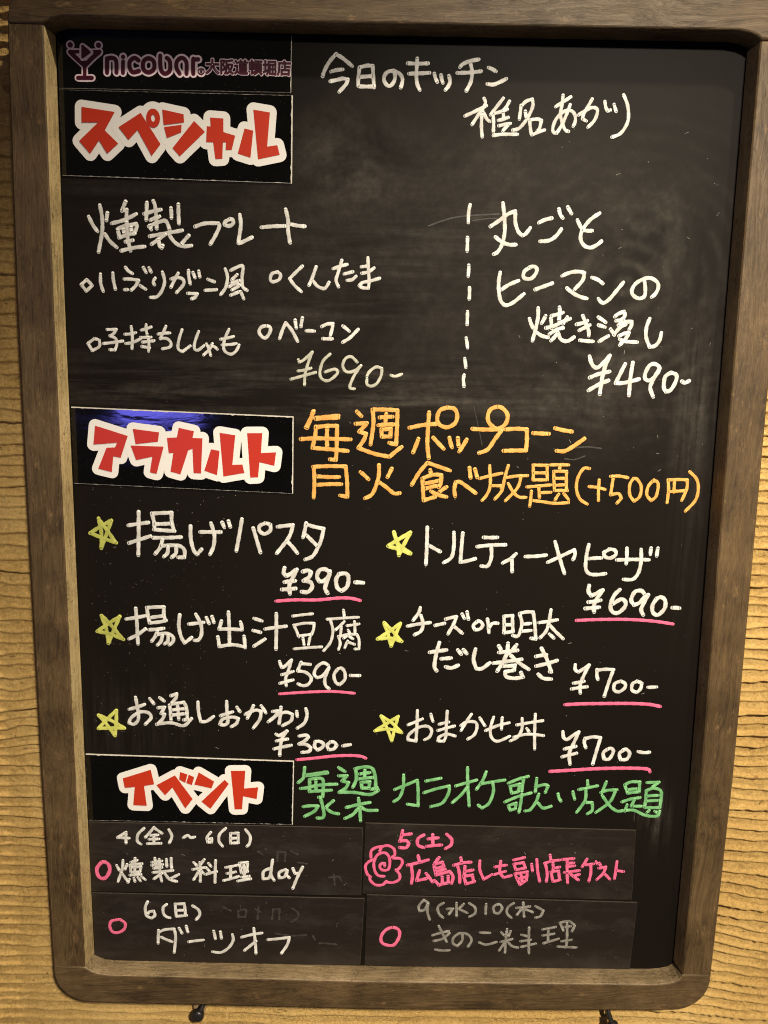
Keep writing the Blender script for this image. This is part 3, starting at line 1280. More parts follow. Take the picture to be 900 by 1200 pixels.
84,-1149 118,-1055 158,-948
158,-948 69,-1018 -32,-1089
-28,-1089 70,-1081 173,-1106
170,-1106 93,-1018 22,-945
@dish_text B white
w294
322,-809 311,-852 265,-921
218,-972 308,-952 409,-937
330,-877 350,-951 333,-1013 280,-1046
452,-961 530,-941
540,-904 629,-881
629,-881 608,-946 563,-1034
608,-964 683,-1025
677,-858 696,-894
718,-838 732,-900
811,-917 774,-955 790,-992 832,-985 854,-947 829,-917 805,-919
892,-897 902,-952 909,-1015
907,-971 938,-933 980,-932
w294
1031,-869 1037,-1012
1031,-869 1103,-862
1103,-862 1105,-924 1113,-1004
1040,-943 1106,-942
1034,-1015 1115,-1000
1162,-848 1184,-922 1175,-997 1153,-1041 1111,-1036
1162,-842 1215,-828 1275,-827
1275,-827 1292,-920 1309,-1063 1269,-1057
1196,-934 1256,-927
1187,-997 1265,-989
1328,-919 1411,-905 1482,-891
1424,-806 1412,-917 1392,-993 1346,-1050
1419,-936 1476,-997 1540,-1055
1423,-1017 1461,-1051
w333
412,-1198 474,-1187 555,-1174
492,-1111 468,-1219 457,-1319 476,-1359
514,-1253 596,-1245
553,-1324 602,-1333 659,-1308
651,-1172 680,-1207
699,-1169 727,-1202
801,-1162 788,-1255 815,-1334 863,-1333 927,-1281
998,-1130 1020,-1165
1075,-1104 1073,-1171
1148,-1117 1116,-1163
1001,-1187 1157,-1165
957,-1283 1080,-1264 1196,-1244
1070,-1193 1039,-1272 994,-1352
1098,-1206 1177,-1276 1262,-1332
1041,-1308 1143,-1298 1138,-1342 1063,-1357 1072,-1400 1142,-1414 1217,-1402 1197,-1362
1318,-1216 1406,-1198
1362,-1144 1408,-1229 1455,-1350 1442,-1350
1322,-1302 1410,-1279 1498,-1249
1346,-1374 1390,-1409 1459,-1415
@price_text B white
w295
1658,-1284 1661,-1328 1689,-1350 1729,-1321 1777,-1285
1777,-1285 1738,-1376 1711,-1465 1716,-1537
1652,-1450 1741,-1431
1640,-1502 1770,-1480
1847,-1325 1848,-1374 1859,-1412
1848,-1330 1918,-1320 1987,-1322
1987,-1322 1957,-1427 1924,-1561
2052,-1425 2006,-1448 2005,-1504 2048,-1519 2093,-1485 2096,-1446 2057,-1423
2200,-1422 2159,-1445 2158,-1501 2202,-1522 2231,-1488 2238,-1438 2194,-1420
2293,-1474 2367,-1469
@underline B pink
w295
1590,-1645 1748,-1634 1960,-1627 2172,-1623 2321,-1629 2412,-1646
@star_mark B yellow
w305
-2418,-1815 -2310,-1864 -2200,-1930
-2202,-1930 -2313,-1932 -2423,-1938
-2423,-1938 -2346,-1852 -2264,-1771
-2264,-1771 -2268,-1876 -2284,-2000
-2284,-2000 -2348,-1904 -2418,-1817
@dish_text B white
w294
-2096,-1648 -2081,-1757 -2078,-1847 -2116,-1893 -2158,-1881 -2138,-1835 -2064,-1782 -1991,-1787 -1968,-1832 -2018,-1891
-2154,-1758 -2087,-1738 -2019,-1711
-1975,-1658 -1942,-1703
-1890,-1648 -1852,-1678
-1904,-1740 -1849,-1733
-1849,-1733 -1881,-1792
-1881,-1792 -1851,-1797 -1870,-1843 -1920,-1893
-1920,-1889 -1798,-1874 -1688,-1898 -1620,-1832
-1792,-1629 -1743,-1609 -1750,-1648 -1788,-1693
-1806,-1713 -1797,-1848
-1794,-1706 -1684,-1685 -1661,-1736 -1656,-1839 -1687,-1846
-1739,-1699 -1730,-1840
-1783,-1757 -1673,-1742
-1790,-1803 -1674,-1788
-1562,-1682 -1558,-1772 -1541,-1856 -1492,-1855 -1430,-1809
w294
-1316,-1671 -1314,-1768 -1308,-1858 -1339,-1885 -1376,-1879 -1351,-1833 -1271,-1812 -1216,-1824 -1235,-1870 -1278,-1899
-1369,-1801 -1265,-1764
-1228,-1721 -1204,-1759
-1155,-1784 -1124,-1764 -1063,-1744 -1021,-1756 -1033,-1827 -1089,-1908
-1087,-1705 -1112,-1764 -1139,-1819
-1020,-1704 -980,-1768
-850,-1714 -856,-1785 -866,-1863
-923,-1754 -880,-1747
-880,-1747 -892,-1785 -960,-1849
-954,-1845 -880,-1785 -807,-1758 -752,-1776 -764,-1835 -837,-1881
-715,-1750 -709,-1795
-636,-1723 -626,-1780 -648,-1852 -709,-1901
@price_text B white
w305
-893,-1961 -863,-1972 -799,-1931
-802,-1931 -842,-2005 -858,-2096 -861,-2153
-890,-2023 -794,-2004
-911,-2097 -762,-2060
-693,-1974 -629,-1965 -613,-1984 -645,-2018 -693,-2047 -629,-2052 -591,-2080 -607,-2114 -666,-2124
-554,-2022 -559,-2068 -532,-2101 -490,-2072 -485,-2038 -522,-2019 -554,-2024
-416,-2020 -450,-2054 -436,-2094 -394,-2087 -368,-2053 -389,-2025 -421,-2022
-314,-2057 -250,-2045
@underline B pink
w275
-712,-2193 -564,-2176 -393,-2153 -244,-2145 -158,-2151 -115,-2167
@star_mark B yellow
w282
12,-1778 63,-1884 109,-2003
109,-2003 131,-1895 159,-1778
159,-1778 63,-1845 -40,-1914
-37,-1914 76,-1896 193,-1927
193,-1927 112,-1844 15,-1778
@dish_text B white
w270
323,-1723 323,-1853 318,-2003
318,-2003 250,-1991 255,-1945 333,-1878 413,-1864 451,-1902 434,-1961 392,-1988
247,-1854 307,-1827 368,-1797
440,-1753 460,-1818
516,-1843 595,-1822
506,-1901 646,-1857
580,-1725 577,-1835 575,-1952 558,-1998 509,-1995 520,-1960 581,-1932 655,-1948
w270
701,-1852 748,-1819 822,-1817 842,-1862 820,-1934 767,-1974
789,-1747 754,-1806 705,-1897
863,-1778 909,-1848
917,-1893 1020,-1846 1117,-1818
982,-1769 959,-1867 969,-1951 1026,-1989 1128,-1941
1056,-1774 1055,-1878
1185,-1836 1288,-1815 1407,-1793
1228,-1777 1230,-1874 1196,-1947 1136,-1983
1340,-1736 1342,-1898 1350,-2055
1166,-1947 1281,-1919 1420,-1929
1272,-1867 1292,-1893
@price_text B white
w305
1587,-1891 1597,-1945 1628,-1961 1676,-1924 1725,-1891
1725,-1891 1686,-1996 1654,-2088 1666,-2191
1609,-2050 1706,-2024
1594,-2122 1716,-2087
1782,-1948 1778,-1988 1793,-2033
1782,-1952 1849,-1934 1917,-1939
1917,-1939 1893,-2045 1864,-2183
1997,-2036 1950,-2076 1960,-2135 2004,-2134 2036,-2068 2016,-2036 1985,-2043
2134,-2047 2090,-2080 2103,-2139 2158,-2132 2179,-2078 2146,-2042 2116,-2051
2252,-2061 2302,-2070 2349,-2065
@underline B pink
w305
1497,-2260 1670,-2246 1917,-2226 2164,-2217 2338,-2221 2368,-2246
@notice_text B green
% green weekday characters stacked beside the lowest red lettered card
w301
-645,-2265 -648,-2308 -657,-2364 -700,-2405
-639,-2342 -550,-2328 -446,-2310
-636,-2335 -550,-2320 -449,-2301
-602,-2375 -601,-2481
-602,-2375 -538,-2361 -492,-2367 -480,-2404 -482,-2478 -485,-2534 -519,-2541
-547,-2380 -546,-2479
-679,-2460 -624,-2453 -538,-2430 -451,-2419 -364,-2414
-601,-2487 -508,-2479 -410,-2471
-502,-2553 -484,-2628 -472,-2703 -489,-2735 -530,-2736
-655,-2631 -589,-2621 -525,-2623 -559,-2674 -643,-2722
-391,-2570 -432,-2608 -455,-2634
-443,-2653 -396,-2683 -346,-2692
w305
-349,-2258 -293,-2294
-348,-2335 -274,-2333
-274,-2333 -317,-2383
-317,-2383 -261,-2396 -285,-2449 -340,-2486
-340,-2490 -210,-2488 -73,-2505 1,-2464 -12,-2437 -61,-2458
-201,-2269 -193,-2361 -223,-2441
-207,-2266 -114,-2247 -52,-2266 -26,-2358 -24,-2458
-163,-2314 -76,-2299
-120,-2280 -119,-2346
-174,-2361 -51,-2345
-149,-2393 -142,-2447 -80,-2445
-149,-2393 -75,-2385 -80,-2445
-276,-2630 -171,-2601 -71,-2579
-172,-2541 -158,-2641 -150,-2755
-176,-2641 -219,-2696 -287,-2735
-145,-2627 -95,-2653 -8,-2652
@notice_text B green
% green notice line along the bottom of the board
w282
144,-2455 236,-2413 340,-2364
340,-2364 350,-2471 353,-2604 259,-2590
219,-2316 218,-2433 189,-2527 138,-2568
415,-2370 545,-2341
400,-2480 510,-2441 621,-2412
621,-2412 617,-2479 564,-2574 466,-2609
677,-2411 769,-2380 858,-2352
774,-2237 782,-2396 802,-2596
777,-2423 724,-2497 652,-2569
939,-2273 911,-2354 861,-2437
894,-2387 1005,-2365 1104,-2347
999,-2372 1009,-2458 976,-2566 916,-2614 883,-2588
w282
1136,-2376 1227,-2334 1307,-2309
1154,-2409 1171,-2469
1153,-2405 1236,-2381 1227,-2454
1171,-2469 1227,-2454
1270,-2327 1258,-2454
1113,-2553 1223,-2501 1339,-2463
1259,-2480 1242,-2648
1146,-2590 1166,-2630 1209,-2615
1146,-2587 1213,-2562 1209,-2615
1382,-2325 1376,-2451
1374,-2405 1454,-2383 1485,-2396 1464,-2456
1408,-2471 1387,-2545 1341,-2620 1294,-2634
1407,-2558 1453,-2604 1521,-2585
1577,-2468 1588,-2508 1605,-2534
1706,-2445 1725,-2514
w282
1755,-2424 1841,-2403 1917,-2385
1827,-2339 1833,-2383
1817,-2416 1817,-2523 1749,-2639
1824,-2543 1881,-2542 1885,-2616 1844,-2651
1993,-2346 1962,-2447
1950,-2447 2004,-2426 2091,-2418
2079,-2425 2036,-2533 1918,-2636
1964,-2474 2039,-2573 2105,-2619 2161,-2611
2156,-2370 2187,-2449 2279,-2434
2156,-2370 2210,-2342 2285,-2341 2286,-2434
2184,-2416 2271,-2405
2142,-2531 2222,-2502 2296,-2488
2253,-2502 2226,-2569
2239,-2569 2326,-2568
2188,-2557 2173,-2618
2179,-2611 2254,-2609 2358,-2655 2459,-2659 2480,-2612
2348,-2346 2453,-2340 2400,-2385
2347,-2420 2345,-2567
2347,-2420 2414,-2398 2479,-2431 2478,-2578
2357,-2473 2456,-2464
2354,-2520 2460,-2511
2346,-2581 2478,-2578
2386,-2607 2368,-2627
2436,-2613 2462,-2626
@handwriting C1 white
w263
-2212,-2897 -2289,-2949 -2187,-2953
-2212,-2897 -2215,-2998
-2053,-2856 -2107,-2914 -2115,-2980 -2084,-3008
-1966,-2845 -2002,-2893 -2043,-2941
-1966,-2848 -1897,-2900
-2003,-2921 -1932,-2916
-2012,-2959 -1924,-2954
-1967,-2921 -1969,-2997
-2027,-3002 -1908,-2996
-1835,-2865 -1810,-2927 -1834,-2990
-1710,-2939 -1669,-2915 -1644,-2937 -1608,-2929
-1467,-2883 -1500,-2931 -1495,-2978 -1460,-2978 -1459,-2940 -1495,-2950
-1335,-2842 -1389,-2900 -1395,-2967 -1364,-3014
-1292,-2889 -1293,-2984
-1292,-2889 -1225,-2884 -1226,-2979
-1293,-2937 -1231,-2932
-1293,-2984 -1223,-2979
-1160,-2852 -1120,-2914 -1126,-2981 -1149,-3010
-2305,-3214 -2282,-3262
-2247,-3165 -2258,-3252 -2298,-3372
-2213,-3203 -2232,-3251
-2260,-3290 -2214,-3363
-2177,-3183 -2123,-3162
-2140,-3144 -2149,-3308
-2195,-3212 -2080,-3194
-2182,-3231 -2180,-3279
-2182,-3231 -2090,-3222 -2100,-3272
-2180,-3279 -2100,-3272
-2190,-3308 -2092,-3297
-2196,-3347 -2209,-3377
-2155,-3337 -2147,-3366
-2119,-3330 -2097,-3361
-2084,-3322 -2055,-3348
-1964,-3140 -1949,-3236
-1992,-3179 -1903,-3164
-1926,-3149 -1923,-3245
-1993,-3208 -1895,-3197
-1976,-3237 -1905,-3226
-1862,-3148 -1860,-3215
-1820,-3138 -1817,-3234
-1985,-3276 -1879,-3264 -1808,-3253
-1906,-3284 -1978,-3339
-1924,-3294 -1908,-3361
-1880,-3283 -1837,-3341 -1775,-3359
-1756,-3291 -1828,-3331
-1621,-3172 -1595,-3201
-1527,-3142 -1560,-3191
-1631,-3240 -1516,-3219
-1568,-3171 -1566,-3355
-1579,-3258 -1624,-3337
-1557,-3248 -1535,-3277
-1489,-3180 -1468,-3208
-1504,-3228 -1481,-3257
-1517,-3286 -1420,-3256
-1427,-3150 -1435,-3362
-1340,-3215 -1233,-3190
-1328,-3273 -1252,-3256
-1295,-3205 -1297,-3321
-1359,-3342 -1226,-3300
-1216,-3175 -1199,-3271
-1216,-3175 -1145,-3164 -1151,-3254
-1207,-3223 -1151,-3212
-1199,-3271 -1146,-3254
-1180,-3174 -1176,-3338
-1199,-3310 -1133,-3299
-1235,-3349 -1119,-3324
w276
-947,-3220 -1003,-3252 -1008,-3323 -956,-3312 -938,-3250
-923,-3139 -938,-3271 -910,-3335
-808,-3228 -864,-3259 -864,-3310 -817,-3299 -793,-3238
-793,-3238 -799,-3278 -775,-3308
-743,-3217 -725,-3267 -687,-3262
-656,-3201 -697,-3287 -743,-3410
@circle_mark C1 pink
w329
-2432,-3187 -2483,-3256 -2464,-3333 -2412,-3341 -2370,-3273 -2380,-3206 -2432,-3187
@handwriting C2 hotpink
w294
222,-2836 211,-2905 199,-2939
216,-2877 298,-2865
199,-2939 255,-2931 281,-2958 257,-2999 200,-2998
411,-2874 362,-2909 361,-2970 414,-2996
452,-2911 537,-2899
489,-2870 496,-2974
437,-2982 571,-2966
612,-2863 657,-2910 653,-2965 606,-3000
274,-3166 368,-3141 456,-3112
366,-3073 380,-3134
308,-3170 321,-3273 313,-3343
383,-3217 360,-3314
360,-3314 448,-3292
441,-3243 500,-3325
553,-3087 514,-3145
508,-3159 530,-3256
514,-3152 583,-3130 597,-3178
521,-3194 597,-3172
529,-3228 610,-3199
530,-3258 649,-3219
649,-3219 682,-3267 672,-3336
519,-3311 558,-3352
558,-3355 640,-3330
585,-3275 589,-3338
638,-3267 642,-3330
685,-3159 760,-3134 835,-3126
745,-3086 753,-3127
716,-3156 738,-3238 744,-3328
784,-3168 783,-3265
788,-3216 857,-3201
777,-3265 799,-3334
777,-3262 853,-3250 868,-3312
799,-3337 874,-3312
w266
915,-3110 918,-3198 956,-3289 1026,-3242
1100,-3112 1096,-3213 1132,-3268 1199,-3248
1052,-3168 1152,-3148
1047,-3242 1147,-3208
1212,-3097 1309,-3071
1219,-3137 1239,-3192
1219,-3137 1303,-3121 1322,-3172
1239,-3192 1322,-3172
1232,-3229 1279,-3330
1232,-3229 1341,-3208 1337,-3292
1280,-3335 1337,-3292
1283,-3228 1300,-3311
1260,-3280 1335,-3255
1376,-3134 1386,-3198
1419,-3088 1434,-3207 1456,-3299
1489,-3123 1563,-3098 1622,-3089
1535,-3043 1546,-3094
1497,-3123 1519,-3224 1515,-3298
1565,-3122 1569,-3204
1576,-3167 1626,-3157
1552,-3205 1574,-3297
1552,-3205 1619,-3194 1632,-3277
1574,-3297 1638,-3281
1647,-3083 1747,-3072
1689,-3083 1696,-3202
1699,-3119 1750,-3113
1702,-3156 1760,-3146
1671,-3212 1805,-3191
1697,-3220 1707,-3313
1722,-3220 1802,-3283
1807,-3228 1758,-3247
1866,-3079 1828,-3153
1844,-3135 1928,-3124
1902,-3125 1908,-3216 1896,-3291
1948,-3102 1962,-3123
1978,-3114 1991,-3138
1976,-3164 2039,-3150
2039,-3150 2018,-3214 1966,-3275
2027,-3214 2081,-3269
2134,-3098 2129,-3176 2123,-3264
2135,-3185 2198,-3193
@rose_doodle C2 hotpink
w258
-52,-3101 -51,-3039 -13,-3004 43,-2990
25,-3038 43,-2996 99,-2982 150,-3015 158,-3070 130,-3095
146,-3104 203,-3103 229,-3137 205,-3193 174,-3221
174,-3214 207,-3262 201,-3310 145,-3339 88,-3333
88,-3326 57,-3361 -7,-3363 -52,-3322 -59,-3287
-52,-3287 -85,-3253 -99,-3184 -74,-3143 -37,-3121
68,-3278 17,-3272 -16,-3224 -24,-3142 7,-3072 69,-3051 108,-3091 116,-3167 98,-3215 47,-3216 28,-3182 46,-3154 71,-3154 72,-3181
@handwriting C3 white
w270
-2041,-3567 -2063,-3623 -2055,-3701 -2011,-3728 -1979,-3699 -1990,-3657 -2029,-3665 -2042,-3686
-1872,-3589 -1903,-3620 -1902,-3677 -1877,-3711 -1845,-3721
-1795,-3584 -1788,-3703
-1795,-3584 -1715,-3578 -1705,-3694
-1786,-3646 -1710,-3642
-1788,-3706 -1696,-3694
-1639,-3599 -1589,-3636 -1577,-3685 -1610,-3735
-1950,-3847 -1957,-3975
-1951,-3868 -1893,-3839 -1809,-3830 -1798,-3915 -1814,-4065
-1926,-3915 -1882,-3938 -1831,-3958
-1764,-3822 -1740,-3871
-1700,-3800 -1686,-3859
-1680,-3956 -1549,-3936
w270
-1455,-3845 -1440,-3923
-1394,-3851 -1385,-3915
-1286,-3877 -1280,-3934 -1319,-4006 -1390,-4057 -1467,-4052
-1205,-3902 -1113,-3874 -1020,-3856
-1093,-3810 -1081,-3945 -1075,-4059
-1075,-3938 -1178,-4032
-965,-3921 -869,-3910 -773,-3894
-773,-3894 -792,-3968 -844,-4055
@circle_mark C3 pink
w270
-2311,-3747 -2369,-3763 -2387,-3812 -2366,-3869 -2309,-3875 -2257,-3838 -2249,-3782 -2292,-3747
@handwriting C4 gray
w247
468,-3528 429,-3505 386,-3565 394,-3614 438,-3599 468,-3535
468,-3542 464,-3620 488,-3697
606,-3530 558,-3569 567,-3632 607,-3676
723,-3528 728,-3657
642,-3588 693,-3585 657,-3641
787,-3536 744,-3586 822,-3624
838,-3529 890,-3570 893,-3626 843,-3662
989,-3533 989,-3631
516,-3852 580,-3830 662,-3807
531,-3909 607,-3886 669,-3828
571,-3759 605,-3829 647,-3914
546,-3994 611,-4003 675,-3999
785,-3826 787,-3897 745,-3955 705,-3927 709,-3870 766,-3826 837,-3839 871,-3895 841,-3960
945,-3816 1035,-3818
943,-3916 1008,-3936 1097,-3908
w247
1093,-3531 1056,-3560 1065,-3616 1104,-3622 1133,-3572 1112,-3535 1087,-3535
1233,-3521 1184,-3564 1180,-3621 1221,-3665
1261,-3566 1381,-3550
1320,-3513 1335,-3653
1312,-3569 1270,-3633
1332,-3576 1410,-3605
1432,-3546 1505,-3587 1482,-3643 1438,-3658
1138,-3812 1165,-3840
1220,-3797 1203,-3847
1135,-3905 1237,-3875
1187,-3776 1179,-4011
1180,-3904 1126,-3991
1193,-3897 1240,-3946 1292,-3959
1318,-3830 1377,-3846
1315,-3895 1404,-3879
1324,-3952 1451,-3916
1385,-3758 1396,-4015
1508,-3773 1622,-3747
1511,-3834 1613,-3814
1559,-3769 1562,-3883
1522,-3912 1655,-3864
1658,-3704 1695,-3781
1658,-3704 1741,-3688 1795,-3730 1772,-3787
1706,-3745 1757,-3737
1723,-3703 1730,-3944
1682,-3888 1771,-3872
1655,-3941 1821,-3947
@circle_mark C4 pink
w294
155,-3780 85,-3817 52,-3889 75,-3945 165,-3958 215,-3879 213,-3808 155,-3780
@poly S
-2362,3070 -2112,3039 -2192,2906 -2093,2814 -2179,2738 -2238,2833 -2310,2735 -2390,2826 -2240,2962 -2366,2959
-2086,2931 -1915,3037 -1769,2816 -1839,2729 -1942,2914 -2013,2841
ring -1821,3001 53,68 15,25
-1750,3064 -1588,3034 -1586,2976 -1742,2954
-1739,2939 -1605,2959 -1609,2904 -1719,2861
-1510,2988 -1428,2912 -1624,2731 -1678,2790
-1387,3015 -1286,3010 -1287,2913 -1197,2889 -1225,2786 -1271,2785 -1268,2840 -1292,2839 -1297,2721 -1351,2717 -1366,2838 -1420,2838 -1413,2953 -1384,2950
-1126,2942 -1059,2928 -1082,2733 -1179,2760
-1058,3078 -932,3061 -953,2816 -876,2828 -857,2758 -1024,2722
@poly A
-2350,662 -2088,584 -2151,406 -2211,416 -2227,288 -2337,313 -2264,485 -2195,489 -2176,528 -2369,509
-2046,642 -1834,618 -1845,543 -2027,519
-2067,507 -1800,503 -1863,279 -1917,292 -1894,420 -2027,389
-1674,658 -1552,633 -1564,579 -1484,577 -1500,291 -1561,293 -1566,491 -1601,478 -1668,280 -1749,301 -1723,453 -1760,452 -1772,575 -1691,580
-1416,490 -1347,478 -1369,280 -1473,313
-1345,625 -1218,607 -1244,366 -1162,371 -1146,302 -1318,269
-1122,626 -999,629 -1011,467 -888,476 -902,365 -1023,392 -1035,269 -1099,264
@poly I
-2224,-2387 -1979,-2302 -1952,-2437 -2041,-2455 -2022,-2640 -2140,-2637 -2122,-2466 -2209,-2476
-1933,-2445 -1770,-2350 -1620,-2569 -1686,-2660 -1794,-2465 -1860,-2539
-1724,-2318 -1661,-2340 -1681,-2420 -1734,-2389
-1650,-2342 -1602,-2364 -1625,-2439 -1673,-2420
-1563,-2319 -1430,-2401 -1453,-2467 -1603,-2433
-1339,-2384 -1302,-2421 -1466,-2659 -1544,-2591
-1284,-2300 -1158,-2296 -1170,-2462 -1047,-2448 -1061,-2559 -1179,-2535 -1189,-2657 -1254,-2660
@logo L
s 0 554 -2433,3455 -2334,3368
s 0 554 -2213,3460 -2319,3368
s 0 470 -2439,3456 -2362,3458
s 0 470 -2264,3460 -2208,3461
s 0 493 -2328,3356 -2331,3278
s 0 526 -2381,3275 -2275,3277
d 0 319 -2430,3504
d 0 319 -2218,3506
p 0 -2371,3407 -2281,3409 -2313,3344 -2343,3344
s 1 329 -2433,3455 -2334,3368
s 1 329 -2213,3460 -2319,3368
s 1 258 -2437,3456 -2362,3458
s 1 258 -2264,3460 -2211,3461
s 1 258 -2328,3356 -2331,3278
s 1 291 -2381,3275 -2275,3277
d 1 197 -2430,3504
d 1 197 -2218,3506
p 1 -2367,3396 -2286,3397 -2315,3348 -2341,3348
s 2 446 -2337,3497 -2281,3456 -2341,3415 -2337,3497
p 2 -2337,3501 -2279,3456 -2341,3413
s 3 188 -2337,3497 -2286,3456 -2340,3419 -2337,3497
p 3 -2337,3497 -2286,3456 -2340,3419
s 0 595 -2157,3415 -2160,3317
s 0 595 -2157,3413 -2117,3420 -2089,3398 -2089,3319
s 0 564 -2037,3397 -2040,3317
d 0 301 -2036,3429
s 0 595 -1920,3407 -1951,3423 -1986,3398 -1988,3355 -1965,3324 -1919,3333
s 0 595 -1845,3423 -1883,3400 -1885,3347 -1848,3325 -1807,3349 -1806,3402 -1845,3423
s 1 313 -2157,3415 -2160,3317
s 1 313 -2157,3413 -2117,3420 -2089,3398 -2089,3319
s 1 288 -2037,3397 -2040,3317
d 1 157 -2036,3429
s 1 313 -1920,3407 -1951,3423 -1986,3398 -1988,3355 -1965,3324 -1919,3333
s 1 313 -1845,3423 -1883,3400 -1885,3347 -1848,3325 -1807,3349 -1806,3402 -1845,3423
s 0 595 -1756,3443 -1757,3377 -1747,3334 -1719,3319 -1687,3341 -1683,3394 -1694,3420 -1708,3428
s 0 595 -1613,3321 -1635,3358 -1634,3400 -1608,3428 -1579,3426 -1560,3397 -1561,3322
s 0 595 -1508,3427 -1510,3323
s 0 595 -1508,3422 -1471,3424
d 0 376 -1451,3338
s 1 313 -1756,3443 -1757,3377 -1747,3334 -1719,3319 -1687,3341 -1683,3394 -1694,3420 -1708,3428
s 1 313 -1613,3321 -1635,3358 -1634,3400 -1608,3428 -1579,3426 -1560,3397 -1561,3322
s 1 313 -1508,3427 -1510,3323
s 1 313 -1508,3422 -1471,3424
s 1 88 -1450,3359 -1469,3351 -1472,3332 -1451,3317 -1429,3333 -1432,3352 -1450,3359
s 1 75 -1458,3326 -1457,3349 -1443,3349 -1444,3339 -1456,3337
s 1 75 -1454,3337 -1443,3326'''

LABELS = {
    'underline': None, 'star_mark': None,
}


def parse():
    groups, g = [], None
    for l in DATA.split('\n'):
        if not l:
            continue
        if l[0] == '@':
            g = dict(head=l[1:].split(), label=None, items=[])
            groups.append(g)
        elif l[0] == '%':
            g['label'] = l[2:]
        else:
            g['items'].append(l)
    return groups


def P(s):
    a, b_ = s.split(',')
    return (int(a) * 1e-4, int(b_) * 1e-4)


GROUPS = parse()
CARD_T = 0.0011


def write(g, parent, z, org):
    mb = MB()
    w = 0.003
    k = 0
    for it in g['items']:
        if it[0] == 'w':
            w = int(it[1:]) * 1e-5
            continue
        k += 1
        stroke(mb, [P(q) for q in it.split()], w, z + 0.00004 + 0.000011 * (k % 60))
    o = mb.build(g['head'][0], INK[g['head'][2]], parent, org, smooth=True)
    if g['label']:
        o['label'] = g['label']
    return o


for g in GROUPS:
    if g['head'][0] not in ('poly', 'logo') and g['head'][1] == 'B':
        write(g, panel, 0.0, (0, 0, 0))


def specks(n, box, seed, zoff, org, parent, name='chalk_specks', dots=0.86):
    r = random.Random(seed)
    mb = MB()
    for _ in range(n):
        x, y = r.uniform(box[0], box[2]), r.uniform(box[1], box[3])
        if r.random() < dots:
            a = r.uniform(0.00010, 0.00028)
            mb.disc((x, y), a, a * r.uniform(0.6, 1.4), zoff + 0.00012, 7)
        else:
            L_, th = r.uniform(0.001, 0.0034), r.uniform(0, 3.14)
            p1 = (x + L_ * math.cos(th), y + L_ * math.sin(th))
            pm_ = ((x + p1[0]) / 2 + r.uniform(-0.1, 0.1) * L_, (y + p1[1]) / 2 + r.uniform(-0.1, 0.1) * L_)
            state = random.getstate()
            stroke(mb, [(x, y), pm_, p1], r.uniform(0.00014, 0.00028), zoff + 0.0001, 0.0004, 0.2, 0.00002)
            random.setstate(state)
    o = mb.build(name, M_SPECK, parent, org)
    o['kind'] = 'stuff'
    return o


specks(150, (-0.25, -0.27, 0.26, 0.09), 3, 0.0, (0, 0, 0), panel)
specks(230, (-0.245, -0.20, -0.13, 0.02), 5, 0.0, (0, 0, 0), panel, dots=0.97)
specks(60, (0.10, 0.05, 0.26, 0.30), 8, 0.0, (0, 0, 0), panel)
sp = MB()
for pts, w in (([(0.0705, 0.0890), (0.0745, 0.0740), (0.0790, 0.0560)], 0.0006),
               ([(0.030, 0.2265), (0.052, 0.2335), (0.085, 0.2365)], 0.0011),
               ([(0.064, 0.2310), (0.083, 0.2330), (0.089, 0.226)], 0.0008),
               ([(-0.213, 0.214), (-0.209, 0.222)], 0.0006),
               ([(0.226, -0.262), (0.2262, -0.271)], 0.0008),
               ([(0.2085, -0.3105), (0.2105, -0.3135)], 0.0009),
               ([(0.2195, -0.329), (0.2225, -0.3295)], 0.0009),
               ([(0.150, 0.0555), (0.164, 0.0570), (0.176, 0.0560)], 0.0012),
               ([(0.147, 0.047), (0.155, 0.0465), (0.163, 0.0495)], 0.0010)):
    stroke(sp, pts, w, 0.00006, 0.0005, 0.15, 0.00002)
sp.build('chalk_scratches', M_GHOST, panel)['kind'] = 'stuff'

# ------------------------------------------------------------------ cards on the board
CARDS = {
    'L': ('header_card', [(-252.9, 361.6), (-76.8, 360.6), (-77.2, 320.9), (-252.9, 320.1)], M_GLOSS,
          'thin black header card in the top left corner with small maroon logo lettering', 'sign card'),
    'S': ('title_card', [(-253.0, 319.0), (-75.9, 318.8), (-76.4, 255.4), (-253.0, 257.3)], M_GLOSS,
          'glossy black card with four red characters directly under the maroon logo card', 'sign card'),
    'A': ('title_card', [(-254.0, 81.0), (-74.7, 76.8), (-75.0, 13.9), (-254.0, 18.7)], M_GLOSS,
          'glossy black card with red lettering and a blue reflection, left of the orange writing', 'sign card'),
    'I': ('title_card', [(-254.0, -217.0), (-73.6, -220.2), (-74.6, -279.9), (-253.8, -279.0)], M_GLOSS,
          'glossy black card with red lettering beside the green writing, above the event strips', 'sign card'),
    'C1': ('event_strip', [(-254.0, -280.6), (-12.9, -282.0), (-13.4, -347.3), (-254.0, -347.6)], M_MATT,
           'dark magnetic strip whose white writing ends in day, pink ring at left end', 'magnetic strip'),
    'C2': ('event_strip', [(-10.6, -277.1), (228.2, -279.6), (229.3, -347.4), (-12.2, -345.2)], M_MATT,
           'dark magnetic strip with pink writing and a pink rose doodle', 'magnetic strip'),
    'C3': ('event_strip', [(-253.8, -348.9), (-10.3, -350.2), (-13.1, -417.0), (-253.2, -416.4)], M_MATT,
           'dark magnetic strip with white writing in the bottom left corner of the board', 'magnetic strip'),
    'C4': ('event_strip', [(-8.2, -346.3), (234.6, -349.6), (232.4, -416.2), (-9.2, -417.0)], M_MATT,
           'dark magnetic strip with faint grey writing below the rose doodle strip', 'magnetic strip'),
}


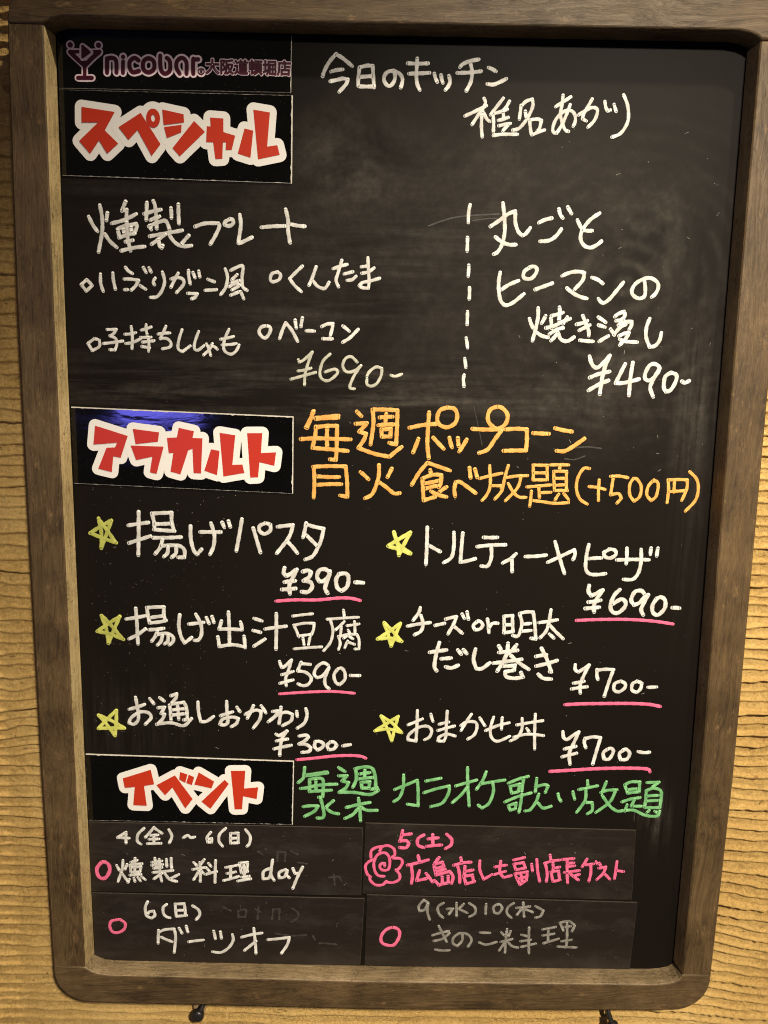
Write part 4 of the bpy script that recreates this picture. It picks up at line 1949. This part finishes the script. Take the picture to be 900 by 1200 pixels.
def ragged(quad, inset, jag, seed, step=0.0022):
    """the quad shrunk by inset with worn, slightly ragged edges"""
    r = random.Random(seed)
    cx = sum(p[0] for p in quad) / 4
    cy = sum(p[1] for p in quad) / 4
    it_, ir_, ib_, il_ = inset
    q = [(x - ir_ if x > cx else x + il_, y - it_ if y > cy else y + ib_) for x, y in quad]
    out = []
    edge = (it_, ir_, ib_, il_)
    for i in range(4):
        a, b_ = q[i], q[(i + 1) % 4]
        L_ = math.hypot(b_[0] - a[0], b_[1] - a[1])
        n = max(2, int(L_ / step))
        tx, ty = (b_[0] - a[0]) / L_, (b_[1] - a[1]) / L_
        for k in range(n):
            t = k / n
            jg = jag * min(1.0, edge[i] / 0.0004)
            d = r.uniform(0, 1) ** 3 * jg + (r.random() < 0.03) * jg * 1.2
            out.append((a[0] + (b_[0] - a[0]) * t + ty * d, a[1] + (b_[1] - a[1]) * t - tx * d))
    return out


RIM = {}
INSET = {'L': (0.00005, 0.0003, 0.00015, 0.00005), 'S': (0.00015, 0.00075, 0.0004, 0.0001), 'A': (0.0008, 0.0007, 0.0003, 0.0001), 'I': (0.0007, 0.0007, 0.0003, 0.0001)}
for k, (name, quad, mat, label, cat) in CARDS.items():
    quad = [(x / 1000, y / 1000) for x, y in quad]
    by_ = min(p[1] for p in quad)
    cx_ = sum(p[0] for p in quad) / 4
    org = (cx_, by_, 0.0)
    e = empty(name, W(cx_, by_, 0.0), label, cat,
              'glossy title cards on the chalkboard' if name == 'title_card' else ('magnetic event strips on the chalkboard' if name == 'event_strip' else None))
    glossy = mat is M_GLOSS
    b0 = MB()
    b0.prism(quad, 0.00005, 0.0008)
    b0.build('card_core', M_CARDW if glossy else plain('strip_core_' + k.lower(), (0.06, 0.047, 0.036), 0.7, 0.3), e, org)
    b1 = MB()
    b1.prism(ragged(quad, INSET.get(k, (0.0003, 0.0002, 0.0002, 0.0001)), 0.0004 if glossy else 0.00025, hash(k) % 97 if False else ord(k[-1])), 0.0008, CARD_T)
    face = b1.build('card_face', mat, e, org)
    RIM[k] = (face, org)
    if not glossy:
        xs_ = [p[0] for p in quad]
        ys_ = [p[1] for p in quad]
        specks(34, (min(xs_) + 0.006, min(ys_) + 0.005, max(xs_) - 0.008, max(ys_) - 0.006), ord(k[1]), CARD_T, org, face)

for g in GROUPS:
    hd = g['head']
    if hd[0] in ('poly', 'logo'):
        continue
    if hd[1] in RIM:
        e, org = RIM[hd[1]]
        write(g, e, CARD_T, org)

# half wiped-out old writing on two of the strips
gh = MB()
for pts in ([(-0.0745, -0.3610), (-0.0695, -0.3655), (-0.0700, -0.3700), (-0.0755, -0.3745)],
            [(-0.1180, -0.3625), (-0.1235, -0.3645), (-0.1230, -0.3705), (-0.1170, -0.3700), (-0.1160, -0.3640), (-0.1180, -0.3625)],
            [(-0.1080, -0.3620), (-0.1030, -0.3650)], [(-0.1050, -0.3600), (-0.1060, -0.3720)],
            [(-0.0920, -0.3620), (-0.0930, -0.3720)], [(-0.0920, -0.3620), (-0.0860, -0.3620), (-0.0865, -0.3720)],
            [(-0.1360, -0.3610), (-0.1300, -0.3640)], [(-0.0900, -0.3860), (-0.0750, -0.3880), (-0.0620, -0.3870)],
            [(-0.0560, -0.3880), (-0.0540, -0.3920)], [(-0.0500, -0.3950), (-0.0350, -0.3960)]):
    stroke(gh, pts, 0.0017, CARD_T + 0.00003, 0.0006, 0.25, 0.00003)
gh.build('wiped_writing', M_GHOST, RIM['C3'][0], RIM['C3'][1])['kind'] = 'stuff'
gh = MB()
for pts in ([(-0.0880, -0.3060), (-0.0880, -0.3150)], [(-0.0880, -0.3060), (-0.0810, -0.3060), (-0.0815, -0.3150)],
            [(-0.0760, -0.3050), (-0.0700, -0.3080)], [(-0.0700, -0.3160), (-0.0620, -0.3170)],
            [(-0.0420, -0.3300), (-0.0340, -0.3290), (-0.0310, -0.3330)], [(-0.0380, -0.3270), (-0.0370, -0.3370)],
            [(-0.1050, -0.3060), (-0.1010, -0.3090)]):
    stroke(gh, pts, 0.0017, CARD_T + 0.00003, 0.0006, 0.25, 0.00003)
gh.build('wiped_writing', M_GHOST, RIM['C1'][0], RIM['C1'][1])['kind'] = 'stuff'

# red lettering with a round white outline


def capsule(mb, a, b_, r, z, n=9):
    dx, dy = b_[0] - a[0], b_[1] - a[1]
    th = math.atan2(dy, dx)
    pts = [(b_[0] + r * math.cos(th + math.radians(d)), b_[1] + r * math.sin(th + math.radians(d))) for d in np.linspace(-90, 90, n)]
    pts += [(a[0] + r * math.cos(th + math.radians(d)), a[1] + r * math.sin(th + math.radians(d))) for d in np.linspace(90, 270, n)]
    mb.poly(pts, z)


OUT = 0.0052
for g in GROUPS:
    if g['head'][0] != 'poly':
        continue
    e, org = RIM[g['head'][1]]
    wb, rb = MB(), MB()
    z = CARD_T + 0.00004
    k = 0
    for it in g['items']:
        t = it.split()
        if t[0] == 'ring':
            c = P(t[1])
            rx, ry = P(t[2])
            ix, iy = P(t[3])
            wb.disc(c, rx + OUT, ry + OUT, z + 0.000004 * k, 40)
            k += 1
            n = 36
            lo = [rb.vert(c[0] + rx * math.cos(2 * math.pi * q / n), c[1] + ry * math.sin(2 * math.pi * q / n), CARD_T + 0.00042) for q in range(n)]
            hi = [rb.vert(c[0] + ix * math.cos(2 * math.pi * q / n), c[1] + iy * math.sin(2 * math.pi * q / n), CARD_T + 0.00042) for q in range(n)]
            for q in range(n):
                j = (q + 1) % n
                rb.face((lo[q], lo[j], hi[j], hi[q]))
            continue
        pts = [P(q) for q in t]
        for i in range(len(pts)):
            capsule(wb, pts[i], pts[(i + 1) % len(pts)], OUT, z + 0.000004 * k)
            k += 1
        wb.poly(pts, z + 0.000004 * k)
        k += 1
        rb.poly(pts, CARD_T + 0.00042)
    wb.build('lettering_outline', M_LETW, e, org)
    rb.build('red_lettering', M_RED, e, org)

# small logo and place name on the header card
e, org = RIM['L']
LM = {0: MB(), 1: MB(), 2: MB(), 3: MB()}
zz = {0: 0.00004, 1: 0.00020, 2: 0.00030, 3: 0.00042}
cnt = 0
for g in GROUPS:
    if g['head'][0] != 'logo':
        continue
    for it in g['items']:
        t = it.split()
        if len(t) < 3:
            continue
        ly = int(t[1])
        mb = LM[ly]
        z = CARD_T + zz[ly] + 0.000002 * (cnt % 40)
        cnt += 1
        if t[0] == 's':
            stroke(mb, [P(q) for q in t[3:]], int(t[2]) * 1e-5, z, 0.0005, 0.0, 0.00003)
        elif t[0] == 'd':
            r_ = int(t[2]) * 1e-5
            mb.disc(P(t[3]), r_, r_, z)
        else:
            mb.poly([P(q) for q in t[2:]], z)
lil, mar = MB(), MB()
for a_, bb in ((0, lil), (1, mar), (2, lil), (3, mar)):
    base = len(bb.v)
    bb.v += LM[a_].v
    bb.a += LM[a_].a
    bb.f += [tuple(i + base for i in f) for f in LM[a_].f]
    bb.mi += LM[a_].mi
lil.build('logo_outline', M_LILAC, e, org)
mar.build('logo', M_MAROON, e, org)

cu = bpy.data.curves.new('place_name', 'FONT')
cu.body = '大阪道頓堀店'
cu.size = 0.0108
cu.resolution_u = 3
cu.fill_mode = 'FRONT'
tmp = bpy.data.objects.new('place_name', cu)
COL.objects.link(tmp)
dg = bpy.context.evaluated_depsgraph_get()
tm = bpy.data.meshes.new_from_object(tmp.evaluated_get(dg))
bpy.data.objects.remove(tmp)
bpy.data.curves.remove(cu)
TX, TY = -0.1418, 0.3335
tv = [(v.co.x * 1.0 + TX, v.co.y * 1.02 + TY) for v in tm.vertices]
ec = {}
for p in tm.polygons:
    vs_ = list(p.vertices)
    for i in range(len(vs_)):
        k = tuple(sorted((vs_[i], vs_[(i + 1) % len(vs_)])))
        ec[k] = ec.get(k, 0) + 1
t0, t1 = MB(), MB()
i = 0
for p in tm.polygons:
    t0.poly([tv[q] for q in p.vertices], CARD_T + 0.00022 + 0.0000005 * i)
    t1.poly([tv[q] for q in p.vertices], CARD_T + 0.00032)
    i += 1
for k, c in ec.items():
    if c == 1:
        a, b_ = tv[k[0]], tv[k[1]]
        capsule(t0, a, b_, 0.00105, CARD_T + 0.00006 + 0.0000001 * i, 6)
        capsule(t1, a, b_, 0.00042, CARD_T + 0.00034 + 0.0000001 * i, 5)
        i += 1
t0.build('place_name_outline', M_LILAC, e, org)
t1.build('place_name', M_MAROON, e, org)
bpy.data.meshes.remove(tm)

# ------------------------------------------------------------------ the two iron pins that carry the frame


def tube(mb, pts, radii, n=18):
    rings = []
    for i, p in enumerate(pts):
        p = Vector(p)
        d = (Vector(pts[min(i + 1, len(pts) - 1)]) - Vector(pts[max(i - 1, 0)])).normalized()
        u = d.cross(Vector((0.3, 0.9, 0.2))).normalized()
        v = d.cross(u)
        rings.append([mb.vert(*(p + (u * math.cos(2 * math.pi * k / n) + v * math.sin(2 * math.pi * k / n)) * radii[i])) for k in range(n)])
    for a, b_ in zip(rings[:-1], rings[1:]):
        for k in range(n):
            j = (k + 1) % n
            mb.face((a[k], a[j], b_[j], b_[k]))
    mb.face(rings[0][::-1])
    mb.face(rings[-1])


def fix(o):
    bm = bmesh.new()
    bm.from_mesh(o.data)
    bmesh.ops.recalc_face_normals(bm, faces=bm.faces)
    bm.to_mesh(o.data)
    bm.free()
    return o


def pin(head, foot, plug, label):
    hx, hy, hz = head
    org = (hx, hy, WALLZ)
    e = empty('wall_pin', W(hx, hy, WALLZ), label, 'wall pin', 'iron pins under the frame')
    mb = MB()
    tube(mb, [(hx, hy, hz - 0.006), (hx, hy, hz - 0.0045), (hx, hy, hz - 0.001), (hx, hy, hz + 0.0006), (hx, hy, hz + 0.0012)],
         [0.0036, 0.0054, 0.0056, 0.0048, 0.0024], 24)
    fix(mb.build('pin_head', M_IRON, e, org, True))
    mb = MB()
    fx, fy, fz = foot
    tube(mb, [(hx, hy, hz - 0.003), ((hx * 0.55 + fx * 0.45), (hy * 0.55 + fy * 0.45), hz * 0.6 + fz * 0.4), (fx, fy, fz), (fx, fy + 0.010, fz - 0.002)],
         [0.0023, 0.0023, 0.0022, 0.0021], 14)
    fix(mb.build('pin_arm', M_IRON, e, org, True))
    mb = MB()
    tube(mb, [(hx, hy, WALLZ - 0.006), (hx, hy, hz - 0.004)], [0.0024, 0.0024], 14)
    fix(mb.build('pin_shank', M_IRON, e, org, True))
    if plug:
        mb = MB()
        tube(mb, [(hx - 0.0005, hy, WALLZ - 0.005), (hx - 0.0005, hy, WALLZ + 0.0035), (hx - 0.0005, hy, WALLZ + 0.0042)], [0.0062, 0.0062, 0.0055], 20)
        fix(mb.build('wall_plug', M_PLUG, e, org, True))
    return e


pin((-0.1606, -0.4690, 0.005), (-0.1560, -0.4610, -0.003), True, 'black round iron pin with pale wooden plug under the left of the frame')
pin((0.2206, -0.4742, 0.005), (0.2170, -0.4640, -0.003), False, 'black iron pin with slanting arm under the right end of the frame')

for x in list(bpy.data.objects):
    if x.type == 'MESH' and not x.data.materials:
        x.data.materials.append(M_WOODX)
